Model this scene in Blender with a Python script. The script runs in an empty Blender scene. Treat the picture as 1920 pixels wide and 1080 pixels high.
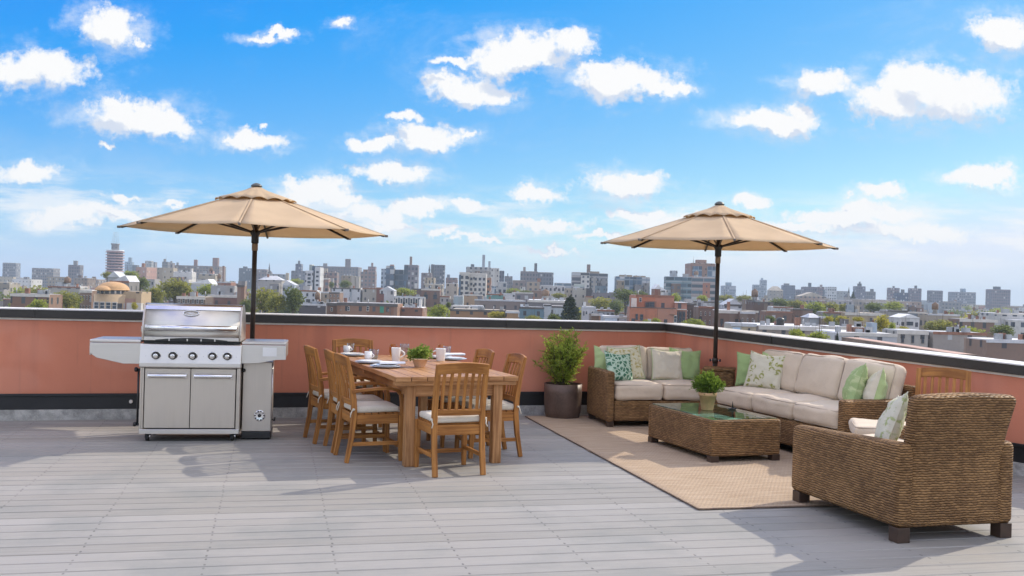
import bpy, math, random
from math import sin, cos, pi, radians, sqrt, atan2, tan
from mathutils import Vector, Matrix, noise, Euler
random.seed(7)
SC = bpy.context.scene
COL = SC.collection
# ------------------------------------------------------------------ camera model
F, ROLL, EYE = 1850.0, radians(1.6), 1.6
CR, SR = cos(ROLL), sin(ROLL)
def ray(px, py):
    a = (px-960)/F; b = (540-py)/F
    return Vector((a*CR-b*SR, 1.0, a*SR+b*CR))
def pz(px, py, z=0.0):
    r = ray(px, py); t = (z-EYE)/r.z
    return Vector((r.x*t, t, z))
def pd(px, py, d):
    r = ray(px, py)
    return Vector((r.x*d, d, EYE+r.z*d))
# ------------------------------------------------------------------ objects, tags
def tag(o, label=None, cat=None, group=None, kind=None):
    if label: o['label'] = label
    if cat: o['category'] = cat
    if group: o['group'] = group
    if kind: o['kind'] = kind
    return o
def empty(name, loc=(0, 0, 0), rz=0.0, parent=None):
    o = bpy.data.objects.new(name, None); COL.objects.link(o)
    o.empty_display_size = .1
    o.location = loc; o.rotation_euler = (0, 0, rz)
    if parent: o.parent = parent
    return o
def thing(name, label, cat, loc=(0, 0, 0), rz=0.0, group=None):
    return tag(empty(name, loc, rz), label, cat, group)
def copy_tree(o, parent=None):
    c = o.copy(); COL.objects.link(c); c.parent = parent
    for ch in [k for k in bpy.data.objects if k.parent == o]:
        copy_tree(ch, c)
    return c
def inst(src, parent=None, loc=None, rot=None, scale=None):
    c = src.copy(); COL.objects.link(c); c.parent = parent
    if loc is not None: c.location = loc
    if rot is not None: c.rotation_euler = rot
    if scale is not None: c.scale = scale
    return c
def obj(name, me, parent=None, loc=(0, 0, 0), rot=(0, 0, 0), scale=(1, 1, 1)):
    o = bpy.data.objects.new(name, me); COL.objects.link(o)
    o.location = loc; o.rotation_euler = rot; o.scale = scale
    if parent: o.parent = parent
    return o
class MB:
    """mesh builder"""
    def __init__(s): s.v = []; s.f = []; s.uv = []; s.sm = []; s.mi = []
    def add(s, vs, fs, uvs=None, smooth=False, mi=0):
        b = len(s.v); s.v.extend([tuple(p) for p in vs])
        for k, f in enumerate(fs):
            s.f.append(tuple(b+i for i in f)); s.uv.append(uvs[k] if uvs else None)
            s.sm.append(smooth); s.mi.append(mi)
        return s
    def box(s, c, size, rot=None, mi=0, taper=None):
        sx, sy, sz = [q/2 for q in size]; c = Vector(c)
        loc = [Vector((x*sx, y*sy, z*sz)) for x in (-1, 1) for y in (-1, 1) for z in (-1, 1)]
        if taper: loc = [Vector((p.x*(taper if p.z > 0 else 1), p.y*(taper if p.z > 0 else 1), p.z)) for p in loc]
        F_ = [(0, 1, 3, 2), (4, 6, 7, 5), (0, 4, 5, 1), (2, 3, 7, 6), (0, 2, 6, 4), (1, 5, 7, 3)]
        L = max(range(3), key=lambda i: size[i]); ro = random.random()*5
        uvs = []
        for f in F_:
            ax = [i for i in range(3) if max(loc[j][i] for j in f)-min(loc[j][i] for j in f) > 1e-9]
            if len(ax) < 2: uvs.append(None); continue
            if L in ax: u = L; v = [i for i in ax if i != L][0]
            else: u, v = ax[0], ax[1]
            uvs.append([(loc[j][u]+ro, loc[j][v]+ro*3+u) for j in f])
        vs = [c+(rot @ p if rot else p) for p in loc]
        return s.add(vs, F_, uvs, False, mi)
    def bar(s, p0, p1, w, h, up=(0, 0, 1), mi=0):
        p0, p1 = Vector(p0), Vector(p1); d = (p1-p0); n = d.normalized()
        up = Vector(up)
        x = n; y = up.cross(x)
        if y.length < 1e-6: y = Vector((0, 1, 0)).cross(x)
        y.normalize(); z = x.cross(y)
        m = Matrix((x, y, z)).transposed()
        return s.box((p0+p1)/2, (d.length, w, h), m, mi)
    def path(s, pts, w, h, side, mi=0, smooth=False):
        """rectangular section swept along pts; w along fixed 'side' vector, h across; w/h may be lists"""
        pts = [Vector(p) for p in pts]; side = Vector(side).normalized(); n = len(pts)
        ws = w if isinstance(w, (list, tuple)) else [w]*n
        hs = h if isinstance(h, (list, tuple)) else [h]*n
        vs = []; ls = [0.0]
        for i in range(n):
            t = (pts[min(i+1, n-1)]-pts[max(i-1, 0)]).normalized()
            up = t.cross(side).normalized()
            if 0 < i < n-1:
                t1 = (pts[i]-pts[i-1]).normalized(); k = 1/max(.5, abs(t1.dot(t)))
            else: k = 1
            for a, b in ((-1, -1), (1, -1), (1, 1), (-1, 1)):
                vs.append(pts[i]+side*(a*ws[i]/2)+up*(b*hs[i]/2*k))
            if i: ls.append(ls[-1]+(pts[i]-pts[i-1]).length)
        fs = []; uvs = []; ro = random.random()*4
        for i in range(n-1):
            for k in range(4):
                a, b = i*4+k, i*4+(k+1) % 4
                fs.append((a, b, b+4, a+4))
                uvs.append([(ls[i]+ro, k*.04+ro), (ls[i]+ro, k*.04+.04+ro), (ls[i+1]+ro, k*.04+.04+ro), (ls[i+1]+ro, k*.04+ro)])
        fs += [(3, 2, 1, 0), tuple((n-1)*4+k for k in range(4))]
        uvs += [[(ro+.01*k, ro) for k in range(4)]]*2
        return s.add(vs, fs, uvs, smooth, mi)
    def tube(s, pts, r, n=8, mi=0, cap=True):
        pts = [Vector(p) for p in pts]; m = len(pts)
        rs = r if isinstance(r, (list, tuple)) else [r]*m
        t0 = (pts[1]-pts[0]).normalized()
        ref = Vector((0, 0, 1)) if abs(t0.z) < .9 else Vector((1, 0, 0))
        vs = []; x = ref.cross(t0).normalized(); ls = 0; L = [0]
        for i in range(m):
            t = (pts[min(i+1, m-1)]-pts[max(i-1, 0)]).normalized()
            x = (x-t*x.dot(t)).normalized(); y = t.cross(x)
            for k in range(n):
                a = 2*pi*k/n; vs.append(pts[i]+(x*cos(a)+y*sin(a))*rs[i])
            if i: L.append(L[-1]+(pts[i]-pts[i-1]).length)
        fs = []; uvs = []
        for i in range(m-1):
            for k in range(n):
                a, b = i*n+k, i*n+(k+1) % n
                fs.append((a, b, b+n, a+n)); c = 2*pi*max(rs)/n
                uvs.append([(L[i], k*c), (L[i], k*c+c), (L[i+1], k*c+c), (L[i+1], k*c)])
        s.add(vs, fs, uvs, True, mi)
        if cap:
            b = len(s.v)-len(vs)
            s.f += [tuple(b+k for k in range(n))[::-1], tuple(b+(m-1)*n+k for k in range(n))]
            s.uv += [None, None]; s.sm += [False, False]; s.mi += [mi, mi]
        return s
    def lathe(s, prof, n=24, c=(0, 0, 0), mi=0, smooth=True, rot=None, sy=1.0):
        c = Vector(c); vs = []
        for (r, z) in prof:
            for k in range(n):
                a = 2*pi*k/n; p = Vector((r*cos(a), r*sin(a)*sy, z)); vs.append(c+(rot @ p if rot else p))
        fs = []; m = len(prof)
        for i in range(m-1):
            for k in range(n):
                a, b = i*n+k, i*n+(k+1) % n; fs.append((a, b, b+n, a+n))
        if prof[0][0] > 1e-6: fs.append(tuple(range(n))[::-1])
        if prof[-1][0] > 1e-6: fs.append(tuple((m-1)*n+k for k in range(n)))
        return s.add(vs, fs, None, smooth, mi)
    def prism(s, poly, y0, y1, axis='y', mi=0, smooth=False):
        """poly in (x,z) extruded along y (axis='y') or poly in (y,z) extruded along x or (x,y) along z"""
        def mk(p, t):
            return {'y': (p[0], t, p[1]), 'x': (t, p[0], p[1]), 'z': (p[0], p[1], t)}[axis]
        n = len(poly); vs = [mk(p, y0) for p in poly]+[mk(p, y1) for p in poly]
        fs = [tuple(range(n))[::-1], tuple(range(n, 2*n))]
        s.add(vs, fs, None, False, mi)
        b = len(s.v)-2*n
        for k in range(n):
            j = (k+1) % n; s.f.append((b+k, b+j, b+j+n, b+k+n)); s.uv.append(None); s.sm.append(smooth); s.mi.append(mi)
        return s
    def rbox(s, c, size, r=.03, puff=(0, 0, 0), wr=0.0, mi=0, seed=0, res=7, top=0.0):
        """rounded box; puff bulges each axis' faces, wr wrinkles"""
        h = [q/2 for q in size]; c = Vector(c)
        def ts(L):
            e = min(.45, r/L)
            a = [-1, -1+.35*e*2, -1+.8*e*2]; m = [(-1+2*e*1.15)+(2-4*e*1.15)*k/(res-1) for k in range(res)]
            return a+m+[-q for q in a[::-1]]
        T = [ts(h[i]*2) for i in range(3)]
        idx = {}; vs = []
        def vert(p):
            key = tuple(round(q, 5) for q in p)
            if key in idx: return idx[key]
            P = Vector([p[i]*h[i] for i in range(3)])
            inn = Vector([max(-(h[i]-r), min(h[i]-r, P[i])) for i in range(3)])
            d = P-inn
            Q = inn+(d.normalized()*r if d.length > 1e-9 else d)
            w = [1-p[i]*p[i] for i in range(3)]
            for i in range(3):
                j, k = (i+1) % 3, (i+2) % 3
                if puff[i]: Q[i] += puff[i]*p[i]*(max(0, w[j])*max(0, w[k]))**.6
            if top and p[2] > 0: Q[2] += top*max(0, w[0])**.7*max(0, w[1])**.7*p[2]
            if wr:
                g = Vector((Q.x*5+seed*7.3, Q.y*5+seed*3.1, Q.z*7)); d2 = noise.noise(g)*wr
                g2 = g*2.7
                d2 += noise.noise(g2)*wr*.45
                nrm = d.normalized() if d.length > 1e-9 else Vector((0, 0, 1))
                Q += nrm*d2
            idx[key] = len(vs); vs.append(c+Q); return idx[key]
        fs = []
        for ax in range(3):
            j, k = (ax+1) % 3, (ax+2) % 3
            for sg in (-1, 1):
                for a in range(len(T[j])-1):
                    for b in range(len(T[k])-1):
                        q = []
                        for (da, db) in ((0, 0), (1, 0), (1, 1), (0, 1)):
                            p = [0, 0, 0]; p[ax] = sg; p[j] = T[j][a+da]; p[k] = T[k][b+db]; q.append(vert(p))
                        fs.append(tuple(q if sg > 0 else q[::-1]))
        return s.add(vs, fs, None, True, mi)
    def mesh(s, name, mats):
        me = bpy.data.meshes.new(name)
        me.from_pydata(s.v, [], s.f)
        ul = me.uv_layers.new(name='UVMap')
        dat = [0.0]*(2*len(me.loops)); V = s.v
        for p in me.polygons:
            u = s.uv[p.index]
            if u is None:
                n = p.normal; ax = max(range(3), key=lambda i: abs(n[i]))
                a, b = ((1, 2), (0, 2), (0, 1))[ax]
                u = [(V[i][a]+ax*.37, V[i][b]) for i in p.vertices]
            for k, li in enumerate(p.loop_indices):
                dat[2*li] = u[k][0]; dat[2*li+1] = u[k][1]
        ul.data.foreach_set('uv', dat)
        me.polygons.foreach_set('use_smooth', s.sm)
        me.polygons.foreach_set('material_index', s.mi)
        for m in (mats if isinstance(mats, (list, tuple)) else [mats]): me.materials.append(m)
        me.update(); return me
    def build(s, name, mats, parent=None, loc=(0, 0, 0), rot=(0, 0, 0), bevel=0, seg=2):
        o = obj(name, s.mesh(name, mats), parent, loc, rot)
        if bevel:
            b = o.modifiers.new('Bevel', 'BEVEL'); b.width = bevel; b.segments = seg; b.limit_method = 'ANGLE'; b.angle_limit = radians(40)
        return o
# ------------------------------------------------------------------ node helpers
def N(nt, typ, ins=None, **props):
    n = nt.nodes.new(typ)
    for k, v in props.items(): setattr(n, k, v)
    for k, v in (ins or {}).items():
        if isinstance(v, bpy.types.NodeSocket): nt.links.new(v, n.inputs[k])
        else: n.inputs[k].default_value = v
    return n
def MA(nt, op, a, b=0.0, c=0.0, clamp=False):
    n = N(nt, 'ShaderNodeMath', {0: a, 1: b, 2: c}, operation=op); n.use_clamp = clamp
    return n.outputs[0]
def VM(nt, op, a, b=None, c=None):
    ins = {0: a}
    if b is not None: ins[1] = b
    if c is not None: ins[2] = c
    n = N(nt, 'ShaderNodeVectorMath', ins, operation=op)
    return n.outputs['Value'] if op in ('LENGTH', 'DOT_PRODUCT', 'DISTANCE') else n.outputs[0]
def c4(c): return (c[0], c[1], c[2], 1.0)
def MIX(nt, f, a, b, blend='MIX'):
    n = nt.nodes.new('ShaderNodeMix'); n.data_type = 'RGBA'; n.blend_type = blend
    for i, v in ((0, f), (6, a), (7, b)):
        if isinstance(v, bpy.types.NodeSocket): nt.links.new(v, n.inputs[i])
        else: n.inputs[i].default_value = v if i == 0 else c4(v)
    return n.outputs[2]
def SS(nt, x, lo, hi, a=0.0, b=1.0):
    n = N(nt, 'ShaderNodeMapRange', {0: x, 1: lo, 2: hi, 3: a, 4: b}, interpolation_type='SMOOTHSTEP'); return n.outputs[0]
def NOISE(nt, vec, scale, detail=3, rough=.55, out=0, dist=0):
    n = N(nt, 'ShaderNodeTexNoise', {'Vector': vec, 'Scale': scale, 'Detail': detail, 'Roughness': rough, 'Distortion': dist})
    return n.outputs[out]
def MAP(nt, vec, sc=(1, 1, 1), loc=(0, 0, 0)):
    return N(nt, 'ShaderNodeMapping', {'Vector': vec, 'Scale': sc, 'Location': loc}).outputs[0]
def newmat(name):
    m = bpy.data.materials.new(name); m.use_nodes = True; nt = m.node_tree
    bs = nt.nodes['Principled BSDF']; return m, nt, bs
def COORD(nt, k='Object'): return nt.nodes.new('ShaderNodeTexCoord').outputs[k]
def setc(nt, bs, col, rough=None, metal=None, spec=None):
    for key, v in (('Base Color', col), ('Roughness', rough), ('Metallic', metal), ('Specular IOR Level', spec)):
        if v is None: continue
        if isinstance(v, bpy.types.NodeSocket): nt.links.new(v, bs.inputs[key])
        else: bs.inputs[key].default_value = c4(v) if key == 'Base Color' else v
def BUMP(nt, bs, h, strength=.3, dist=.01):
    n = N(nt, 'ShaderNodeBump', {'Height': h, 'Strength': strength, 'Distance': dist})
    nt.links.new(n.outputs[0], bs.inputs['Normal'])
def plain(name, col, rough=.6, metal=0.0, var=.12, scale=6.0, bump=0.0, bscale=40.0, spec=.5, bdist=.005):
    """one colour broken up by two scales of noise, with a fine bump"""
    m, nt, bs = newmat(name); co = COORD(nt)
    a = NOISE(nt, co, scale, 4); b = NOISE(nt, co, scale*9, 3)
    f = MA(nt, 'ADD', MA(nt, 'MULTIPLY', a, .7), MA(nt, 'MULTIPLY', b, .3))
    f = SS(nt, f, .3, .7)
    lo = tuple(c*(1-var) for c in col); hi = tuple(min(1, c*(1+var)) for c in col)
    setc(nt, bs, MIX(nt, f, lo, hi), SS(nt, a, .2, .8, max(.03, rough-.07), min(1, rough+.07)), metal, spec)
    if bump: BUMP(nt, bs, NOISE(nt, co, bscale, 4), bump, bdist)
    return m
BOARD, JOIST = .185, .72
# ------------------------------------------------------------------ materials
def mk_wood(name, c1, c2, rough=.5):
    m, nt, bs = newmat(name); uv = COORD(nt, 'UV')
    oi = N(nt, 'ShaderNodeObjectInfo').outputs['Random']
    off = N(nt, 'ShaderNodeCombineXYZ', {0: MA(nt, 'MULTIPLY', oi, 9.0), 1: MA(nt, 'MULTIPLY', oi, 5.0), 2: 0.0}).outputs[0]
    p = VM(nt, 'ADD', uv, off)
    g = NOISE(nt, MAP(nt, p, (2.2, 55, 1)), 1.0, 5, .6, dist=.4)
    g2 = NOISE(nt, MAP(nt, p, (9, 240, 1)), 1.0, 3)
    big = NOISE(nt, MAP(nt, p, (2.5, 6, 1)), 1.0, 3)
    f = SS(nt, MA(nt, 'ADD', MA(nt, 'MULTIPLY', g, .6), MA(nt, 'MULTIPLY', big, .4)), .34, .66)
    c = MIX(nt, f, c1, c2)
    c = MIX(nt, SS(nt, g2, .55, .8, 0, .45), c, tuple(q*.45 for q in c1))
    setc(nt, bs, c, SS(nt, g, .3, .7, rough-.1, rough+.15), 0, .28)
    BUMP(nt, bs, MA(nt, 'ADD', g, MA(nt, 'MULTIPLY', g2, .6)), .25, .002)
    return m
WOOD = mk_wood('teak_wood', (.21, .078, .018), (.50, .225, .060), .5)
WOODTOP = mk_wood('teak_tabletop_wood', (.26, .118, .044), (.54, .295, .132), .42)
WOODOLD = mk_wood('weathered_wood', (.30, .19, .08), (.46, .30, .14), .6)
def mk_wicker(name, tone=1.0):
    m, nt, bs = newmat(name); uv = COORD(nt, 'UV')
    sx = N(nt, 'ShaderNodeSeparateXYZ', {0: uv}); u, v = sx.outputs[0], sx.outputs[1]
    wob = MA(nt, 'MULTIPLY', MA(nt, 'SUBTRACT', NOISE(nt, MAP(nt, uv, (11, 9, 1)), 1.0, 3), .5), .020)
    vv = MA(nt, 'DIVIDE', MA(nt, 'ADD', v, wob), .0168)
    row = MA(nt, 'FLOOR', vv); fr = MA(nt, 'SUBTRACT', vv, row)
    prof = MA(nt, 'MULTIPLY', MA(nt, 'POWER', MA(nt, 'ABSOLUTE', MA(nt, 'MULTIPLY_ADD', fr, 2.0, -1.0)), 1.5), 1.0)
    ph = MA(nt, 'MULTIPLY', MA(nt, 'MODULO', MA(nt, 'ABSOLUTE', row), 2.0), .5)
    rn = N(nt, 'ShaderNodeTexWhiteNoise', {1: row}, noise_dimensions='1D').outputs[0]
    uu = MA(nt, 'ADD', MA(nt, 'DIVIDE', u, .043), MA(nt, 'ADD', ph, MA(nt, 'ADD', MA(nt, 'MULTIPLY', rn, .14), MA(nt, 'MULTIPLY', NOISE(nt, MAP(nt, uv, (9, 16, 1)), 1.0, 2), .7))))
    s = MA(nt, 'ABSOLUTE', MA(nt, 'SINE', MA(nt, 'MULTIPLY', uu, pi)))
    hgt = MA(nt, 'SUBTRACT', 1.0, MA(nt, 'MULTIPLY', prof, MA(nt, 'MULTIPLY_ADD', MA(nt, 'POWER', s, 1.3), -.52, 1.06)))
    cell = N(nt, 'ShaderNodeCombineXYZ', {0: MA(nt, 'FLOOR', uu), 1: row, 2: 0.0}).outputs[0]
    wn = N(nt, 'ShaderNodeTexWhiteNoise', {0: cell}, noise_dimensions='2D').outputs[0]
    st = NOISE(nt, MAP(nt, uv, (16, 130, 1)), 1.0, 3)
    big = NOISE(nt, MAP(nt, uv, (2.5, 2.5, 1)), 1.0, 3)
    f = MA(nt, 'ADD', MA(nt, 'ADD', MA(nt, 'MULTIPLY', wn, .20), MA(nt, 'MULTIPLY', st, .45)), MA(nt, 'MULTIPLY', big, .46))
    t = tone
    c = MIX(nt, SS(nt, f, .22, .88), (.115*t, .059*t, .025*t), (.43*t, .245*t, .105*t))
    c = MIX(nt, SS(nt, hgt, .16, .80), (.030*t, .017*t, .009*t), c)
    setc(nt, bs, c, .6, 0, .2)
    BUMP(nt, bs, MA(nt, 'ADD', hgt, MA(nt, 'MULTIPLY', s, .35)), .95, .010)
    return m
WICKER = mk_wicker('wicker', 1.0)
def mk_fabric(name, col, var=.06, weave=900.0, rough=.9):
    m, nt, bs = newmat(name); co = COORD(nt)
    a = NOISE(nt, co, 5, 4); w = NOISE(nt, co, 210, 2)
    f = SS(nt, MA(nt, 'ADD', MA(nt, 'MULTIPLY', a, .6), MA(nt, 'MULTIPLY', w, .4)), .3, .7)
    setc(nt, bs, MIX(nt, f, tuple(q*(1-var) for q in col), tuple(min(1, q*(1+var)) for q in col)), rough, 0, .2)
    bs.inputs['Sheen Weight'].default_value = .25
    BUMP(nt, bs, MA(nt, 'ADD', NOISE(nt, co, 14, 4), MA(nt, 'ADD', MA(nt, 'MULTIPLY', w, .2), NOISE(nt, MAP(nt, co, (7, 3, 5)), 1.0, 3))), .42, .016)
    return m
CUSH = mk_fabric('beige_cushion_fabric', (.64, .525, .395))
PIPE = mk_fabric('beige_piping', (.47, .38, .29))
SEATC = mk_fabric('cream_seat_fabric', (.66, .61, .51))
SAGE = mk_fabric('sage_green_fabric', (.33, .45, .19))
GREEN2 = mk_fabric('pale_green_fabric', (.42, .52, .24))
OAT = mk_fabric('oatmeal_fabric', (.62, .56, .43), .1)
def mk_hex():
    m, nt, bs = newmat('teal_honeycomb_fabric'); uv = COORD(nt, 'UV')
    v = N(nt, 'ShaderNodeTexVoronoi', {'Vector': uv, 'Scale': 21.0, 'Randomness': .8}, feature='DISTANCE_TO_EDGE').outputs[0]
    c = MIX(nt, SS(nt, v, .06, .16), (.48, .60, .46), (.055, .16, .095))
    c = MIX(nt, SS(nt, NOISE(nt, uv, 45, 3), .45, .7, 0, .4), c, (.16, .32, .2))
    setc(nt, bs, c, .9, 0, .2); BUMP(nt, bs, v, .3, .01); return m
HEX = mk_hex()
def mk_print(name, base, ink, scale, lo, hi, ring=False):
    m, nt, bs = newmat(name); uv = COORD(nt, 'UV')
    if ring:
        v = N(nt, 'ShaderNodeTexVoronoi', {'Vector': uv, 'Scale': scale, 'Randomness': .7}).outputs[0]
        d = MA(nt, 'ABSOLUTE', MA(nt, 'SUBTRACT', v, .36)); f = SS(nt, d, .06, .15, 1, 0)
        f = MA(nt, 'MULTIPLY', f, SS(nt, NOISE(nt, uv, scale*1.7, 3), .42, .56))
    else:
        f = SS(nt, NOISE(nt, uv, scale, 4, .6), lo, hi)
    c = MIX(nt, f, base, ink)
    c = MIX(nt, SS(nt, NOISE(nt, uv, 130, 2), .4, .8, 0, .18), c, tuple(q*.7 for q in base))
    setc(nt, bs, c, .9, 0, .2); BUMP(nt, bs, NOISE(nt, uv, 60, 3), .25, .008); return m
YELP = mk_print('cream_fabric_with_mustard_print', (.64, .60, .42), (.42, .34, .10), 24, .5, .62)
OLIP = mk_print('cream_fabric_with_olive_print', (.62, .58, .45), (.27, .28, .06), 13, .1, .2, True)
LEAFP = mk_print('cream_fabric_with_leaf_print', (.60, .57, .46), (.36, .40, .19), 11, .53, .6)
LEAFG = mk_print('green_fabric_with_leaf_relief', (.34, .44, .20), (.50, .56, .30), 15, .52, .62)
def mk_canvas():
    m, nt, bs = newmat('umbrella_canvas'); co = COORD(nt)
    f = SS(nt, NOISE(nt, co, 3, 4), .3, .7)
    c = MIX(nt, f, (.68, .535, .365), (.78, .62, .43))
    c = MIX(nt, SS(nt, NOISE(nt, MAP(nt, co, (1, 1, 4)), 9, 4), .6, .8, 0, .22), c, (.52, .37, .22))
    setc(nt, bs, c, .85, 0, .2)
    BUMP(nt, bs, NOISE(nt, co, 260, 2), .15, .002)
    out = nt.nodes['Material Output']
    tr = N(nt, 'ShaderNodeBsdfTranslucent', {'Color': c4((.72, .545, .34))})
    mx = N(nt, 'ShaderNodeMixShader', {0: .40, 1: bs.outputs[0], 2: tr.outputs[0]})
    nt.links.new(mx.outputs[0], out.inputs[0]); return m
CANVAS = mk_canvas()
BRONZE = plain('bronze_pole_paint', (.045, .033, .026), .38, .3, .2, 12, spec=.5)
PLASTIC = plain('dark_plastic', (.02, .02, .02), .45, 0, .2)
DARKWOOD = plain('espresso_leg_wood', (.05, .028, .018), .45, 0, .25, 20)
def mk_steel(name, col, rough, axis):
    m, nt, bs = newmat(name); co = COORD(nt)
    sc = (2, 2, 260) if axis == 'x' else (260, 260, 2)
    g = NOISE(nt, MAP(nt, co, sc), 1.0, 3); b = NOISE(nt, co, 4.5, 3)
    sm = NOISE(nt, MAP(nt, co, (5, 5, 1.6)), 1.0, 4)
    c = MIX(nt, SS(nt, g, .3, .7), tuple(q*.93 for q in col), col)
    c = MIX(nt, SS(nt, sm, .5, .75, 0, .16), c, tuple(q*.7 for q in col))
    r = MA(nt, 'ADD', SS(nt, g, .3, .7, rough-.04, rough+.05), SS(nt, b, .4, .7, 0, .07))
    setc(nt, bs, c, r, 1.0, .5)
    BUMP(nt, bs, MA(nt, 'ADD', MA(nt, 'MULTIPLY', g, .25), MA(nt, 'MULTIPLY', b, 1.2)), .14, .006)
    return m
STEEL = mk_steel('brushed_steel', (.70, .665, .62), .36, 'x')
STEELV = mk_steel('brushed_steel_upright', (.60, .54, .475), .38, 'z')
CHROME = plain('chrome', (.80, .80, .80), .16, 1.0, .05)
BLACKM = plain('black_enamel', (.018, .018, .018), .35, 0, .2)
RUBBER = plain('black_rubber', (.022, .022, .022), .7, 0, .3)
STICKER = plain('white_sticker', (.78, .78, .76), .5, 0, .03)
def mk_stucco():
    m, nt, bs = newmat('terracotta_stucco'); co = COORD(nt)
    f = NOISE(nt, co, 1.1, 5, .6); st = NOISE(nt, MAP(nt, co, (3.0, 3.0, .35)), 1.0, 4); g = NOISE(nt, co, 160, 3)
    c = MIX(nt, SS(nt, f, .3, .7), (.66, .245, .148), (.74, .285, .176))
    c = MIX(nt, SS(nt, st, .50, .78, 0, .55), c, (.50, .19, .13))
    c = MIX(nt, SS(nt, g, .35, .75, 0, .22), c, (.36, .13, .08))
    rs = NOISE(nt, MAP(nt, co, (11, 11, .45)), 1.0, 5, .65); c = MIX(nt, SS(nt, rs, .56, .74, 0, .38), c, (.36, .15, .105))
    pt = NOISE(nt, MAP(nt, co, (.8, .8, 1.4)), 1.0, 2); c = MIX(nt, SS(nt, pt, .52, .60, 0, .22), c, (.74, .36, .26))
    setc(nt, bs, c, .88, 0, .25); BUMP(nt, bs, MA(nt, 'ADD', g, NOISE(nt, co, 45, 3)), .35, .004); return m
STUCCO = mk_stucco()
COPING = plain('dark_bronze_coping', (.030, .026, .023), .42, .0, .25, 3, spec=.5)
CAPSHEEN = plain('painted_sheen_cap', (.70, .69, .67), .6, .0, .12, 5)  # pale colour stands in for sky and sun sheen on the dark coping
FLASH = plain('pale_flashing_strip', (.74, .68, .60), .5, 0, .12, 6)
BASEBLK = plain('black_base_flashing', (.016, .016, .017), .5, 0, .3, 4)
CURB = plain('rough_concrete_curb', (.42, .41, .38), .9, 0, .35, 9, .6, 30, bdist=.02)
def mk_deck():
    m, nt, bs = newmat('grey_composite_decking'); co = COORD(nt)
    sx = N(nt, 'ShaderNodeSeparateXYZ', {0: co}); u, v = sx.outputs[0], sx.outputs[1]
    bv = MA(nt, 'DIVIDE', v, BOARD); bi = MA(nt, 'FLOOR', bv); bf = MA(nt, 'SUBTRACT', bv, bi)
    rn = N(nt, 'ShaderNodeTexWhiteNoise', {1: bi}, noise_dimensions='1D').outputs[0]
    off = N(nt, 'ShaderNodeCombineXYZ', {0: MA(nt, 'MULTIPLY', rn, 31.0), 1: 0.0, 2: 0.0}).outputs[0]
    p = VM(nt, 'ADD', co, off)
    g = NOISE(nt, MAP(nt, p, (1.6, 70, 1)), 1.0, 5, .62); fine = NOISE(nt, MAP(nt, p, (22, 420, 1)), 1.0, 3)
    st = NOISE(nt, co, 1.2, 5, .6); sp = NOISE(nt, co, 26, 4, .6)
    c = MIX(nt, SS(nt, g, .3, .7), (.236, .224, .202), (.312, .296, .266))
    c = MIX(nt, MA(nt, 'MULTIPLY', rn, .8), c, (.36, .343, .322))
    c = MIX(nt, SS(nt, st, .42, .70, 0, .65), c, (.215, .222, .212))
    c = MIX(nt, SS(nt, sp, .6, .82, 0, .4), c, (.33, .325, .315))
    c = MIX(nt, SS(nt, fine, .58, .8, 0, .3), c, (.13, .13, .13))
    # screw heads: a pair on every joist, a little ragged
    ju = MA(nt, 'DIVIDE', MA(nt, 'ADD', u, JOFF), JOIST); jf = MA(nt, 'SUBTRACT', ju, MA(nt, 'ROUND', ju))
    jit = MA(nt, 'MULTIPLY', MA(nt, 'SUBTRACT', rn, .5), .016)
    du = MA(nt, 'ABSOLUTE', MA(nt, 'ADD', MA(nt, 'MULTIPLY', jf, JOIST), jit))
    d1 = MA(nt, 'ABSOLUTE', MA(nt, 'SUBTRACT', bf, .2)); d2 = MA(nt, 'ABSOLUTE', MA(nt, 'SUBTRACT', bf, .8))
    dv = MA(nt, 'MULTIPLY', MA(nt, 'MINIMUM', d1, d2), BOARD)
    rr = MA(nt, 'SQRT', MA(nt, 'ADD', MA(nt, 'MULTIPLY', du, du), MA(nt, 'MULTIPLY', MA(nt, 'MULTIPLY', dv, .45), MA(nt, 'MULTIPLY', dv, .45))))
    hole = MA(nt, 'MULTIPLY', SS(nt, rr, .005, .009, 1, 0), SS(nt, NOISE(nt, co, 3.1, 2), .3, .6, .35, 1))
    c = MIX(nt, MA(nt, 'MULTIPLY', hole, .66), c, (.035, .033, .033))
    setc(nt, bs, c, SS(nt, st, .3, .7, .5, .66), 0, .4)
    h = MA(nt, 'SUBTRACT', MA(nt, 'MULTIPLY', MA(nt, 'ADD', g, fine), .3), hole)
    BUMP(nt, bs, h, .35, .004); return m

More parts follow.
